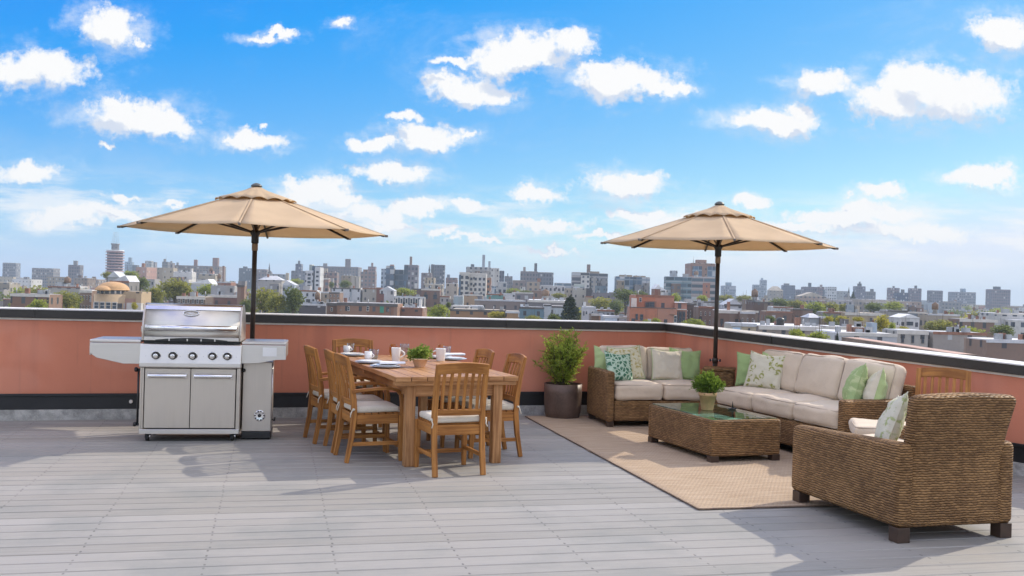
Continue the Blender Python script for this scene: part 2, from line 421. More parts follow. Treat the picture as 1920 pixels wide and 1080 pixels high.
def mk_rug():
    m, nt, bs = newmat('woven_jute_rug'); co = COORD(nt)
    sx = N(nt, 'ShaderNodeSeparateXYZ', {0: co}); u, v = sx.outputs[0], sx.outputs[1]
    wv = MA(nt, 'ADD', v, MA(nt, 'MULTIPLY', NOISE(nt, MAP(nt, co, (5, 5, 1)), 1.0, 2), .02))
    rib = MA(nt, 'MULTIPLY_ADD', MA(nt, 'SINE', MA(nt, 'MULTIPLY', wv, 2*pi/.03)), .5, .5)
    knot = MA(nt, 'MULTIPLY_ADD', MA(nt, 'SINE', MA(nt, 'ADD', MA(nt, 'MULTIPLY', u, 2*pi/.036), MA(nt, 'MULTIPLY', MA(nt, 'FLOOR', MA(nt, 'DIVIDE', wv, .03)), pi))), .5, .5)
    n1 = NOISE(nt, MAP(nt, co, (3, 40, 1)), 1.0, 4); n2 = NOISE(nt, MAP(nt, co, (60, 60, 1)), 1.0, 3); n3 = NOISE(nt, co, 1.5, 3)
    c = MIX(nt, SS(nt, n1, .3, .7), (.42, .315, .215), (.57, .455, .335))
    c = MIX(nt, SS(nt, MA(nt, 'MULTIPLY', rib, MA(nt, 'MULTIPLY_ADD', knot, .6, .4)), .0, .45, .65, 0), c, (.22, .15, .10))
    c = MIX(nt, SS(nt, n2, .5, .8, 0, .35), c, (.30, .21, .15))
    c = MIX(nt, SS(nt, n3, .5, .75, 0, .2), c, (.40, .29, .2))
    setc(nt, bs, c, .95, 0, .1)
    BUMP(nt, bs, MA(nt, 'ADD', MA(nt, 'MULTIPLY', rib, MA(nt, 'MULTIPLY_ADD', knot, .6, .4)), MA(nt, 'MULTIPLY', n2, .5)), .8, .008); return m
def mk_thin(name, col, refl=1.0):
    '''thin glass: clear with a Fresnel reflection'''
    m = bpy.data.materials.new(name); m.use_nodes = True; nt = m.node_tree; nt.nodes.clear()
    co = COORD(nt); out = nt.nodes.new('ShaderNodeOutputMaterial')
    tr = N(nt, 'ShaderNodeBsdfTransparent', {'Color': MIX(nt, NOISE(nt, co, 5, 2), tuple(q*.97 for q in col), col)})
    gl = N(nt, 'ShaderNodeBsdfGlossy', {'Color': c4((1, 1, 1)), 'Roughness': .02})
    fr = N(nt, 'ShaderNodeFresnel', {'IOR': 1.5}); bk = N(nt, 'ShaderNodeNewGeometry').outputs['Backfacing']
    mx = N(nt, 'ShaderNodeMixShader', {0: MA(nt, 'MULTIPLY', fr.outputs[0], MA(nt, 'MULTIPLY', MA(nt, 'SUBTRACT', 1.0, bk), refl)), 1: tr.outputs[0], 2: gl.outputs[0]})
    nt.links.new(mx.outputs[0], out.inputs[0]); return m
GLASS = mk_thin('clear_glass', (.88, .91, .92), 1.7)
TGLASS = mk_thin('green_table_glass', (.72, .88, .80))
CERAM = plain('white_ceramic', (.80, .80, .79), .18, 0, .03, spec=.5)
BLUEC = plain('pale_blue_ceramic', (.58, .66, .76), .3, 0, .08)
NAPKIN = plain('white_napkin', (.78, .79, .82), .85, 0, .05, 12, .3, 60)
WATER = mk_thin('drinking_water', (.90, .94, .96), .7)
AMBER = mk_thin('amber_glass', (.93, .80, .50))
TERRA = plain('pale_terracotta', (.62, .385, .20), .85, 0, .16, 14, .2, 80)
CREAMPOT = plain('cream_clay', (.66, .46, .30), .8, 0, .12, 16, .2, 80)
SOIL = plain('dark_soil', (.03, .02, .014), .95, 0, .4, 30, .6, 60)
PLANTER = plain('bronze_glaze_planter', (.115, .075, .055), .5, .05, .3, 5, .2, 14, bdist=.01)
def mk_leaf(name, c1, c2, scale=3.0, trans=.3):
    m, nt, bs = newmat(name); co = COORD(nt)
    oi = N(nt, 'ShaderNodeObjectInfo').outputs['Random']
    f = SS(nt, MA(nt, 'ADD', NOISE(nt, co, scale, 3), MA(nt, 'MULTIPLY', MA(nt, 'SUBTRACT', oi, .5), .22)), .3, .7)
    f2 = NOISE(nt, co, scale*12, 2)
    c = MIX(nt, f, c1, c2); c = MIX(nt, SS(nt, f2, .5, .75, 0, .5), c, tuple(q*.5 for q in c1))
    setc(nt, bs, c, .6, 0, .35)
    tr = N(nt, 'ShaderNodeBsdfTranslucent', {'Color': c4(tuple(min(1, q*1.6) for q in c2))})
    mx = N(nt, 'ShaderNodeMixShader', {0: trans, 1: bs.outputs[0], 2: tr.outputs[0]})
    nt.links.new(mx.outputs[0], nt.nodes['Material Output'].inputs[0]); return m
LEAF_SHRUB = mk_leaf('shrub_leaf', (.13, .20, .03), (.36, .44, .075), 4, .5)
LEAF_POT = mk_leaf('herb_leaf', (.06, .115, .018), (.17, .25, .035), 18, .35)
LEAF_FRESH = mk_leaf('fresh_herb_leaf', (.10, .17, .03), (.25, .33, .07), 25, .4)
LEAF_TREE = mk_leaf('olive_tree_leaf', (.10, .115, .02), (.26, .255, .05), .9, .45)
LEAF_DARK = mk_leaf('dark_tree_leaf', (.06, .085, .022), (.15, .18, .045), .9, .4)
LEAF_YEL = mk_leaf('yellow_tree_leaf', (.20, .19, .02), (.38, .34, .045), .9, .45)
LEAF_BRT = mk_leaf('bright_bush_leaf', (.13, .175, .022), (.29, .32, .05), .9, .45)
LEAF_CON = mk_leaf('conifer_needle', (.018, .032, .014), (.055, .075, .028), .9, .1)
BARK = plain('bark', (.085, .06, .04), .9, 0, .3, 6, .4, 20)
# ------------------------------------------------------------------ terrace: deck, walls, rug
TH = radians(13.5)
BD = Vector((cos(TH), sin(TH), 0)); DD = Vector((-sin(TH), cos(TH), 0))
JOFF = -(pz(440.5, 830.7).dot(BD)) % JOIST
DECK = mk_deck()
CORNER = Vector((2.06, 13.1)); WL = Vector((-9.5, 13.1-.305*11.56)); WR = Vector((4.14, 10.05)); WR2 = CORNER+(WR-CORNER)*2.9
ZL, ZC, ZR = 1.25, 1.196, 1.067
ZR2 = ZC+(ZR-ZC)*2.9
def inside(p, m=.06):
    """signed room left before the two walls' centre lines"""
    d1 = (CORNER-WL).normalized(); n1 = Vector((-d1.y, d1.x)); d2 = (WR-CORNER).normalized(); n2 = Vector((-d2.y, d2.x))
    return -(Vector((p.x, p.y))-CORNER).dot(n1)+m, -(Vector((p.x, p.y))-CORNER).dot(n2)+m
def build_deck():
    mb = MB(); nb0, nb1 = int(-6/BOARD), int(16/BOARD)
    for i in range(nb0, nb1):
        v0, v1 = i*BOARD+.006, (i+1)*BOARD-.006; vm = (v0+v1)/2
        lo, hi = -11.0, 14.0
        for k in (0, 1):
            f = lambda a: inside(BD*a+DD*vm, .12)[k]
            fa, fb = f(-11.0), f(14.0)
            if fa < 0 and fb < 0: lo, hi = 1, 0; break
            if fa >= 0 and fb >= 0: continue
            root = -11.0+25.0*fa/(fa-fb)
            if fa < 0: lo = max(lo, root)
            else: hi = min(hi, root)
        if hi-lo < .3: continue
        cx = (lo+hi)/2
        dz = random.uniform(-.0012, .0012)
        e = .006
        prof = [(v0, -.024+dz), (v1, -.024+dz), (v1, -e+dz), (v1-e, dz), (v0+e, dz), (v0, -e+dz)]
        mb.prism([(p[0], p[1]) for p in prof], lo, hi, 'x')
    d = mb.build('deck', DECK, rot=(0, 0, TH)); tag(d, 'grey composite deck boards with rows of dark screw heads', kind='structure')
    s = MB().prism([(WL.x-1, -8), (12, -8), (WR2.x, WR2.y), (CORNER.x, CORNER.y), (WL.x-1, WL.y-.3)], -.30, -.032, 'z')
    o = s.build('roof_slab', BASEBLK); tag(o, 'dark roof slab under the deck boards', kind='structure')
build_deck()
def parapet(label, A, B, zA, zB, seams, flip=1):
    """wall along A->B, inner face on the camera side. parts: stucco_panel, coping segments, flashing, base band, curb"""
    A, B = Vector(A), Vector(B); L = (B-A).length; t = (B-A).normalized(); rz = atan2(t.y, t.x)
    root = thing('parapet_wall', label, 'parapet wall', (A.x, A.y, 0), rz)
    th = .24
    def zz(x): return zA+(zB-zA)*x/L
    def slab(name, x0, x1, y0, y1, zlo, zhi, mat, bevel=0, parent=root):
        """box whose top/bottom may follow the wall's fall; zlo/zhi given relative to top if negative"""
        f = lambda z, x: zz(x)+z if z <= .05 and z != 0.0 and rel else z
        mb = MB(); vs = []
        for x in (x0, x1):
            for y in (y0, y1):
                for k, z in ((0, zlo), (1, zhi)):
                    vs.append((x, y, z(x) if callable(z) else z))
        mb.add(vs, [(0, 1, 3, 2), (4, 6, 7, 5), (0, 4, 5, 1), (2, 3, 7, 6), (0, 2, 6, 4), (1, 5, 7, 3)])
        return mb.build(name, mat, parent, bevel=bevel)
    rel = True
    slab('curb', 0, L, -.045, th, -.03, .115, CURB)
    slab('base_band', 0, L, -.022, th, .115, .265, BASEBLK, .004)
    slab('base_ledge', 0, L, -.040, -.023, .262, .292, BASEBLK, .004)
    slab('stucco_panel', 0, L, 0, th, .266, lambda x: zz(x)-.105, STUCCO)
    slab('flashing_strip', 0, L, -.020, -.002, lambda x: zz(x)-.128, lambda x: zz(x)-.1065, FLASH)
    xs = [0]+seams+[L]
    for a, b in zip(xs[:-1], xs[1:]):
        c = slab('coping', a+.004, b-.004, -.05, th+.04, lambda x: zz(x)-.104, lambda x: zz(x)-.016, COPING, .004)
        slab('cap_sheen', a+.004, b-.004, -.056, th+.046, lambda x: zz(x)-.0155, lambda x: zz(x)-.002, CAPSHEEN, .003, c)
        if b < L: slab('seam_cover', b-.012, b+.012, -.058, -.0505, lambda x: zz(x)-.103, lambda x: zz(x)-.017, COPING, 0, c)
    return root, L, t
# joints of the coping read off the photo
def along(A, B, px, py):
    A, B = Vector(A), Vector(B); t = (B-A).normalized(); r = ray(px, py)
    # intersect plan ray (r.x, 1)*d with the wall line
    det = r.x*(-t.y)-(-t.x)*1.0
    d = (A.x*(-t.y)-(-t.x)*A.y)/det
    return (Vector((r.x*d, d))-A).dot(t)
sl = [along(WL, CORNER, 646, 595), along(WL, CORNER, 949, 604)]
wl, LL, tL = parapet('long terracotta parapet wall running behind the grill and dining table', WL, CORNER, ZL, ZC, sorted([sl[0]-3.4]+sl))
wr, LR, tR = parapet('shorter terracotta parapet wall angling down behind the long wicker sofa', CORNER, WR2, ZC, ZR2, [along(CORNER, WR, 1450, 645), 4.9, 7.4])
# small pipe fitting low on the wall
pf = pz(184+192/3.25-3, 750, .22)
f = MB().tube([(0, 0, 0), (0, -.05, 0)], [.022, .018], 10).build('pipe_cap', FLASH, wl)
xx = along(WL, CORNER, 246, 750); f.location = (xx, -.02, .2)
# rug
rc = pz(1310, 957); ra = atan2(1.21, 5.0)
def build_rug():
    L, W, t = 5.15, 2.05, .012
    nx, ny = 60, 140
    mb = MB(); vs = []; rnd = random.Random(3)
    for j in range(ny+1):
        for i in range(nx+1):
            x, y = W*i/nx, L*j/ny
            e = 0
            if i in (0, nx): x += noise.noise((y*2.5, i, 1))*.022
            if j in (0, ny): y += noise.noise((x*3, j, 4))*.016
            z = t+(noise.noise((x*1.3, y*1.3, 2))*.5+.5)*.007
            if i in (0, nx) or j in (0, ny): z = t*.45
            vs.append((x, y, z))
    fs = [(j*(nx+1)+i, j*(nx+1)+i+1, (j+1)*(nx+1)+i+1, (j+1)*(nx+1)+i) for j in range(ny) for i in range(nx)]
    mb.add(vs, fs, None, True)
    rug = mb.build('rug', mk_rug(), loc=(rc.x, rc.y, .002), rot=(0, 0, ra))
    tag(rug, 'large woven tan jute rug lying under the wicker lounge set', 'rug')
    b = MB(); pts = [(0, 0), (W, 0), (W, L), (0, L)]
    for k in range(4):
        p, q = Vector(pts[k]), Vector(pts[(k+1) % 4]); n = 60
        b.tube([(p.x+(q.x-p.x)*i/n+noise.noise((i*.3, k, 0))*.004, p.y+(q.y-p.y)*i/n+noise.noise((i*.3, k, 9))*.004, .0075) for i in range(n+1)], .0065, 6)
    b.build('binding', plain('rug_binding', (.20, .14, .10), .95, 0, .3, 40), rug)
build_rug()
# ------------------------------------------------------------------ dining table and chairs
PHI = radians(21.5)
TT = Vector((-sin(PHI), cos(PHI), 0)); TW = Vector((cos(PHI), sin(PHI), 0))
NL = pz(742, 707, .80); NL.z = 0
TL, TWD, TZ = 2.6, 1.15, .80
NR = NL+TW*TWD
def build_table():
    r = thing('dining_table', 'long slatted teak dining table set for a meal', 'dining table', NL, PHI)
    mb = MB(); n = 8; g = .006; bw = (TWD-2*.0)/n
    for i in range(n):
        x0 = i*bw+g/2
        mb.box((x0+(bw-g)/2, TL/2, TZ-.021+random.uniform(-.0008, .0008)), (bw-g, TL, .042))
    mb.build('tabletop', WOODTOP, r, bevel=.004)
    for y in (.075, TL/2, TL-.075): MB().box((TWD/2, y, TZ-.062), (TWD-.02, .09, .038)).build('batten', WOODTOP, r, bevel=.003)
    ins, lw = .12, .086
    ix = .165
    for (x, y) in ((ix, ins), (TWD-ix, ins), (ix, TL-ins), (TWD-ix, TL-ins)):
        MB().box((x, y, (TZ-.083)/2), (lw, lw, TZ-.083)).build('leg', WOODTOP, r, bevel=.005)
    for (p, q) in (((ix+lw/2, ins, 0), (TWD-ix-lw/2, ins, 0)), ((ix+lw/2, TL-ins, 0), (TWD-ix-lw/2, TL-ins, 0)),
                   ((ix, ins+lw/2, 0), (ix, TL-ins-lw/2, 0)), ((TWD-ix, ins+lw/2, 0), (TWD-ix, TL-ins-lw/2, 0))):
        a, b = Vector(p), Vector(q); a.z = b.z = TZ-.135
        MB().bar(a, b, .03, .10).build('apron', WOODTOP, r, bevel=.003)
    return r
build_table()
def make_chair(arms):
    r = empty('dining_chair')
    hw = .215
    def ang(x): return 1 if x > 0 else -1
    for sx in (-1, 1):   # rear leg runs on up as the back post
        pts = [(sx*hw, -.285, 0), (sx*hw, -.245, .22), (sx*hw, -.225, .42), (sx*hw, -.232, .56), (sx*hw, -.262, .76), (sx*hw, -.305, .945)]
        MB().path(pts, .044, [.036, .042, .050, .046, .038, .032], (1, 0, 0)).build('leg', WOOD, r, bevel=.004)
    for sx in (-1, 1):
        pts = [(sx*(hw+.008), .215, 0), (sx*(hw+.004), .208, .2), (sx*(hw+.004), .205, .425)]
        MB().path(pts, [.036, .044, .046], [.036, .042, .044], (1, 0, 0)).build('leg', WOOD, r, bevel=.004)
    rails = [((-hw+.022, .205, .385), (hw-.022, .205, .385)), ((-hw+.022, -.225, .385), (hw-.022, -.225, .385))]
    for a, b in rails: MB().bar(a, b, .026, .085).build('seat_rail', WOOD, r, bevel=.003)
    for sx in (-1, 1): MB().bar((sx*hw, -.203, .385), (sx*hw, .182, .385), .026, .085).build('seat_rail', WOOD, r, bevel=.003)
    s = MB()
    for i in range(6): s.box((0, -.165+i*.067, .435), (2*hw-.01, .056, .014))
    s.build('seat', WOOD, r, bevel=.002)
    # low stretchers
    for sx in (-1, 1): MB().bar((sx*hw, -.235, .165), (sx*hw, .188, .165), .022, .034).build('stretcher', WOOD, r, bevel=.003)
    MB().bar((-hw+.02, .205, .135), (hw-.02, .205, .135), .022, .034).build('stretcher', WOOD, r, bevel=.003)
    # back: arched crest rail, lower rail, seven slats
    n = 9; pts = []; hs = []
    vs = []
    mb = MB(); mw = hw+.020
    top = []
    for i in range(n):
        t = -1+2*i/(n-1); x = t*mw
        y = -.296-.030*(1-t*t); z = .905+.014*(1-t*t)-.004*abs(t)
        top.append((x, y, z))
    mb.path(top, .092, .026, (0, -.20, 1)).build('crest_rail', WOOD, r, bevel=.004)
    MB().path([(-hw+.02, -.236, .535), (0, -.252, .535), (hw-.02, -.236, .535)], .052, .024, (0, -.12, 1)).build('back_rail', WOOD, r, bevel=.003)
    ns = 6
    for i in range(ns):
        t = -1+2*(i+.5)/ns; x = t*(hw-.026)
        b = -.012*(1-t*t)
        MB().path([(x, -.240+b, .555), (x, -.250+b*1.6, .68), (x, -.266+b*2, .78), (x, -.292+b*2.4, .875)], .028, .012, (1, 0, 0)).build('slat', WOOD, r, bevel=.002)
    if arms:
        for sx in (-1, 1):
            x = sx*(hw+.012)
            a = [(x-sx*.010, -.262, .635), (x+sx*.006, -.16, .648), (x+sx*.014, -.02, .662), (x+sx*.014, .10, .660), (x+sx*.010, .165, .642), (x+sx*.004, .200, .600), (x, .212, .53), (x, .214, .415)]
            MB().path(a, [.046, .05, .056, .058, .056, .052, .048, .044], [.030, .028, .026, .026, .028, .030, .032, .032], (1, 0, 0), smooth=False).build('armrest', WOOD, r, bevel=.005)
    c = MB().rbox((0, -.01, .470), (.435, .420, .056), .022, (0, 0, 0), .006, seed=arms+1, top=.012).build('seat_cushion', SEATC, r)
    for sx in (-1, 1):
        MB().tube([(sx*.20, -.205, .47), (sx*.225, -.235, .475), (sx*.245, -.252, .468), (sx*.238, -.262, .44), (sx*.250, -.268, .41)], .005, 6).build('tie', SEATC, c)
        MB().lathe([(.0, -.012), (.012, -.006), (.013, .006), (0, .012)], 8, (sx*.243, -.238, .478)).build('tie_knot', SEATC, c)
    return r
CH_A = make_chair(1); CH_S = make_chair(0)
def put_chair(src, first, back, face, label):
    o = src if first else copy_tree(src)
    f = Vector(face).normalized()
    o.location = Vector(back)+f*.285; o.location.z = 0
    o.rotation_euler = (0, 0, atan2(f.y, f.x)-pi/2)
    tag(o, label, 'chair', 'teak dining chairs')
    return o
def side(t, dist, left=True): return (NL+TT*t-TW*dist) if left else (NR+TT*t+TW*dist)
put_chair(CH_A, True, side(.60, .335), TW+TT*.03, 'teak armchair on the near left of the table, closest of the three on that side')
put_chair(CH_A, False, side(1.14, .34), TW-TT*.02, 'teak armchair squeezed in the middle of the three left of the table')
put_chair(CH_A, False, side(1.70, .425), TW+TT*.05, 'outermost teak armchair left of the table, standing farthest back of its row')
put_chair(CH_S, True, pz(861, 893), Vector((-sin(radians(23)), cos(radians(23)), 0)), 'teak chair at the near end of the table with its slatted back to the viewer')
put_chair(CH_S, False, side(.58, .19, False), -TW+TT*.02, 'teak chair on the right of the table nearer the tan rug')
put_chair(CH_S, False, side(1.26, .11, False), -TW-TT*.02, 'teak chair on the right of the table half hidden behind the one by the rug')
put_chair(CH_S, False, NL+TT*(TL+.36)+TW*.27, -TT, 'teak chair at the far end of the table, only its crest rail showing')
# ------------------------------------------------------------------ things on the table
def pt(px, py): return pz(px, py, TZ+.001)
def plate(name, label, p, r, rz, folded=True, bowl=False, group='plates laid on the dining table'):
    t = thing(name, label, 'plate', p, rz, group)
    MB().lathe([(r*.55, 0), (r*.6, .004), (r*.98, .016), (r, .019), (r*.97, .020), (r*.62, .010), (0, .009)], 32).build('rim', BLUEC, t)
    MB().lathe([(r*.45, .012), (r*.5, .014), (r*.80, .026), (r*.82, .029), (r*.79, .029), (r*.5, .019), (0, .018)], 32).build('upper_plate', CERAM, t)
    return t
def napkin(label, p, w, d, h, rz):
    o = MB().rbox((0, 0, h/2), (w, d, h), h*.42, (0, 0, 0), .004, seed=w*50).build('napkin', NAPKIN, None, p, (0, 0, rz)); tag(o, label, 'napkin', 'napkins on the dining table'); return o
def tumbler(label, px, py, r, h, fill=.45):
    t = thing('drinking_glass', label, 'glass', pt(px, py), 0, 'glasses on the dining table')
    MB().lathe([(r*.72, 0), (r*.74, .004), (r, h), (r-.0022, h), (r*.74-.002, .012), (0, .011)], 24).build('bowl', GLASS, t)
    if fill: MB().lathe([(0, .013), (r*.74-.004, .0135), (r*(.74+.26*fill)-.004, h*fill), (0, h*fill)], 24).build('water', WATER, t)
    return t
def mug(label, px, py, r, h):
    t = thing('mug', label, 'mug', pt(px, py), 0, 'white mugs on the dining table')
    MB().lathe([(r*.8, 0), (r*.86, .004), (r, h*.5), (r*.97, h), (r*.90, h), (r*.92, h*.5), (r*.75, .008), (0, .008)], 24).build('body', CERAM, t)
    MB().tube([(r*.93+.026*sin(pi*k/8)-.004, 0, h*.2+h*.6*k/8) for k in range(9)], .0045, 8).build('handle', CERAM, t)
    return t
def jug(label, px, py, r, h, hand):
    t = thing('pitcher', label, 'pitcher', pt(px, py), radians(10), 'white pitchers on the dining table')
    MB().lathe([(r*.78, 0), (r*.82, .004), (r*.98, h*.75), (r*1.04, h*.97), (r*1.05, h), (r*.97, h), (r*.9, h*.7), (r*.72, .008), (0, .008)], 28).build('body', CERAM, t)
    MB().tube([(hand*(r*.93+.045*sin(pi*k/10)), 0, h*(.28+.56*k/10)) for k in range(11)], .007, 8).build('handle', CERAM, t)
    return t
plate('dinner_plate', 'blue-rimmed plate at the far left end of the table under a white mug', pt(660, 667), .155, 0)
plate('dinner_plate', 'blue-rimmed plate with a white mug and tumbler at the middle left of the table', pt(693, 681), .150, 0)
plate('dinner_plate', 'blue-rimmed plate under a folded napkin nearest the near left chair', pt(722, 689), .150, 0)
plate('dinner_plate', 'white stacked plate on the right side of the table behind a pitcher', pt(826, 672), .150, 0)
plate('dinner_plate', 'plate at the far right corner of the table by the slatted chair backs', pt(852, 675), .135, 0)
q = pt(736, 688); q.z += .03; napkin('white napkin folded flat across the nearest left plate', q, .25, .12, .022, .1)
q = pt(850, 671); q.z += .03; napkin('white napkin folded on the right-hand plates', q, .24, .13, .024, PHI)
m = mug('small white mug on the far left plate', 650, 664, .040, .075); m.location.z += .02
m = mug('small white mug on the middle left plate', 690, 678, .040, .085); m.location.z += .02
tumbler('clear tumbler behind the far left plate, next to the end chair', 657, 663, .044, .118)
tumbler('clear tumbler wider than the rest, right of the middle left plate', 701, 676, .050, .118, .4)
tumbler('clear tumbler on the right side of the table behind the round white pitcher', 838, 668, .044, .115, .55)
jug('slim white pitcher with a handle at the centre of the table', 742, 678, .048, .145, 1)
jug('squat white pitcher on the right side of the table', 826, 677, .054, .135, -1)
t = thing('goblet', 'tall clear glass goblet beside the slim white pitcher', 'glass', pt(758, 676), 0)
MB().lathe([(.040, 0), (.040, .004), (.012, .012), (.009, .045), (.035, .065), (.050, .105), (.051, .135), (.046, .178), (.044, .178), (.049, .135), (.047, .105), (.03, .068), (0, .062)], 28).build('bowl', GLASS, t)
t = thing('amber_glass', 'amber stemless glass behind the slim white pitcher', 'glass', pt(737, 668), 0)
MB().lathe([(.026, 0), (.03, .004), (.046, .05), (.045, .10), (.036, .135), (.034, .135), (.042, .10), (.043, .05), (.027, .008), (0, .007)], 24).build('bowl', AMBER, t)
t = thing('amber_glass', 'amber tumbler at the right behind the squat white pitcher', 'glass', pt(826, 665), 0)
MB().lathe([(.032, 0), (.034, .004), (.040, .12), (.037, .12), (.031, .008), (0, .007)], 24).build('bowl', AMBER, t)
def leafball(mb, c, R, n, size, rnd, flat=.8, hollow=.35, up=.5, bend=True):
    """many small pointed leaves spread through a crown"""
    c = Vector(c)
    for _ in range(n):
        d = Vector((rnd.gauss(0, 1), rnd.gauss(0, 1), rnd.gauss(0, 1))).normalized()
        rr = R*(hollow+(1-hollow)*rnd.random()**.6)*(1+.55*noise.noise(d*2.6+c*9))
        p = c+Vector((d.x*rr, d.y*rr, d.z*rr*flat))
        ax = (d+Vector((rnd.gauss(0, .5), rnd.gauss(0, .5), up+rnd.gauss(0, .4)))).normalized()
        leaf(mb, p, ax, size*rnd.uniform(.6, 1.35), rnd)
def leaf(mb, p, ax, L, rnd, wid=.42):
    s = ax.cross(Vector((rnd.gauss(0, 1), rnd.gauss(0, 1), rnd.gauss(0, 1)))).normalized()
    n = ax.cross(s)
    a = p; b = p+ax*L*.5+s*L*wid*.5+n*L*.06; cc = p+ax*L; d = p+ax*L*.5-s*L*wid*.5+n*L*.06
    mb.add([a, b, cc, d], [(0, 1, 2, 3)])
def pot_plant(name, label, p, pot_prof, potmat, soil_z, soil_r, leafmat, balls, seed):
    rnd = random.Random(seed)
    t = thing(name, label, 'potted plant', p)
    MB().lathe(pot_prof, 32).build('pot', potmat, t)
    MB().lathe([(soil_r, soil_z-.012), (soil_r*.6, soil_z+.003), (0, soil_z+.006)], 20).build('soil', SOIL, t)
    mb = MB()
    st = MB()
    for (c, R, n, size) in balls:
        leafball(mb, c, R, n, size, rnd)
        for k in range(5):
            d = Vector((rnd.gauss(0, .5), rnd.gauss(0, .5), rnd.random()))*R*.6
            e = Vector(c)+Vector((rnd.gauss(0, .55), rnd.gauss(0, .55), rnd.uniform(.2, 1.0))).normalized()*R*rnd.uniform(1.0, 1.38)   # sprigs that stand out of the crown
            for m in range(16):
                g = .45+.55*m/15; lp = Vector(c).lerp(e, g); ld = ((e-Vector(c)).normalized()*.8+Vector((rnd.gauss(0, .6), rnd.gauss(0, .6), rnd.gauss(.2, .4)))).normalized()
                leaf(mb, lp, ld, size*rnd.uniform(.6, 1.1), rnd)
            st.tube([(rnd.uniform(-.3, .3)*soil_r, rnd.uniform(-.3, .3)*soil_r, soil_z), Vector(c)*.7+d*.4+Vector((0, 0, soil_z*.3)), Vector(c)+d], [.0022, .0018, .001], 5)
    mb.build('foliage', leafmat, t)
    st.build('stems', BARK, t)
    return t
h = .085
pot_plant('potted_herb', 'low green herb in a cream clay pot at the centre of the dining table', pt(787, 688),
          [(.048, 0), (.050, .003), (.078, h*.86), (.083, h*.88), (.084, h), (.076, h), (.070, h*.8), (0, h*.8)], CREAMPOT, h*.86, .072, LEAF_FRESH,
          [((0, 0, .12), .075, 330, .03), ((-.055, .0, .115), .06, 200, .03), ((.05, .01, .125), .06, 200, .03), ((-.075, .02, .10), .045, 110, .028), ((0, 0, .14), .05, 160, .03)], 5)
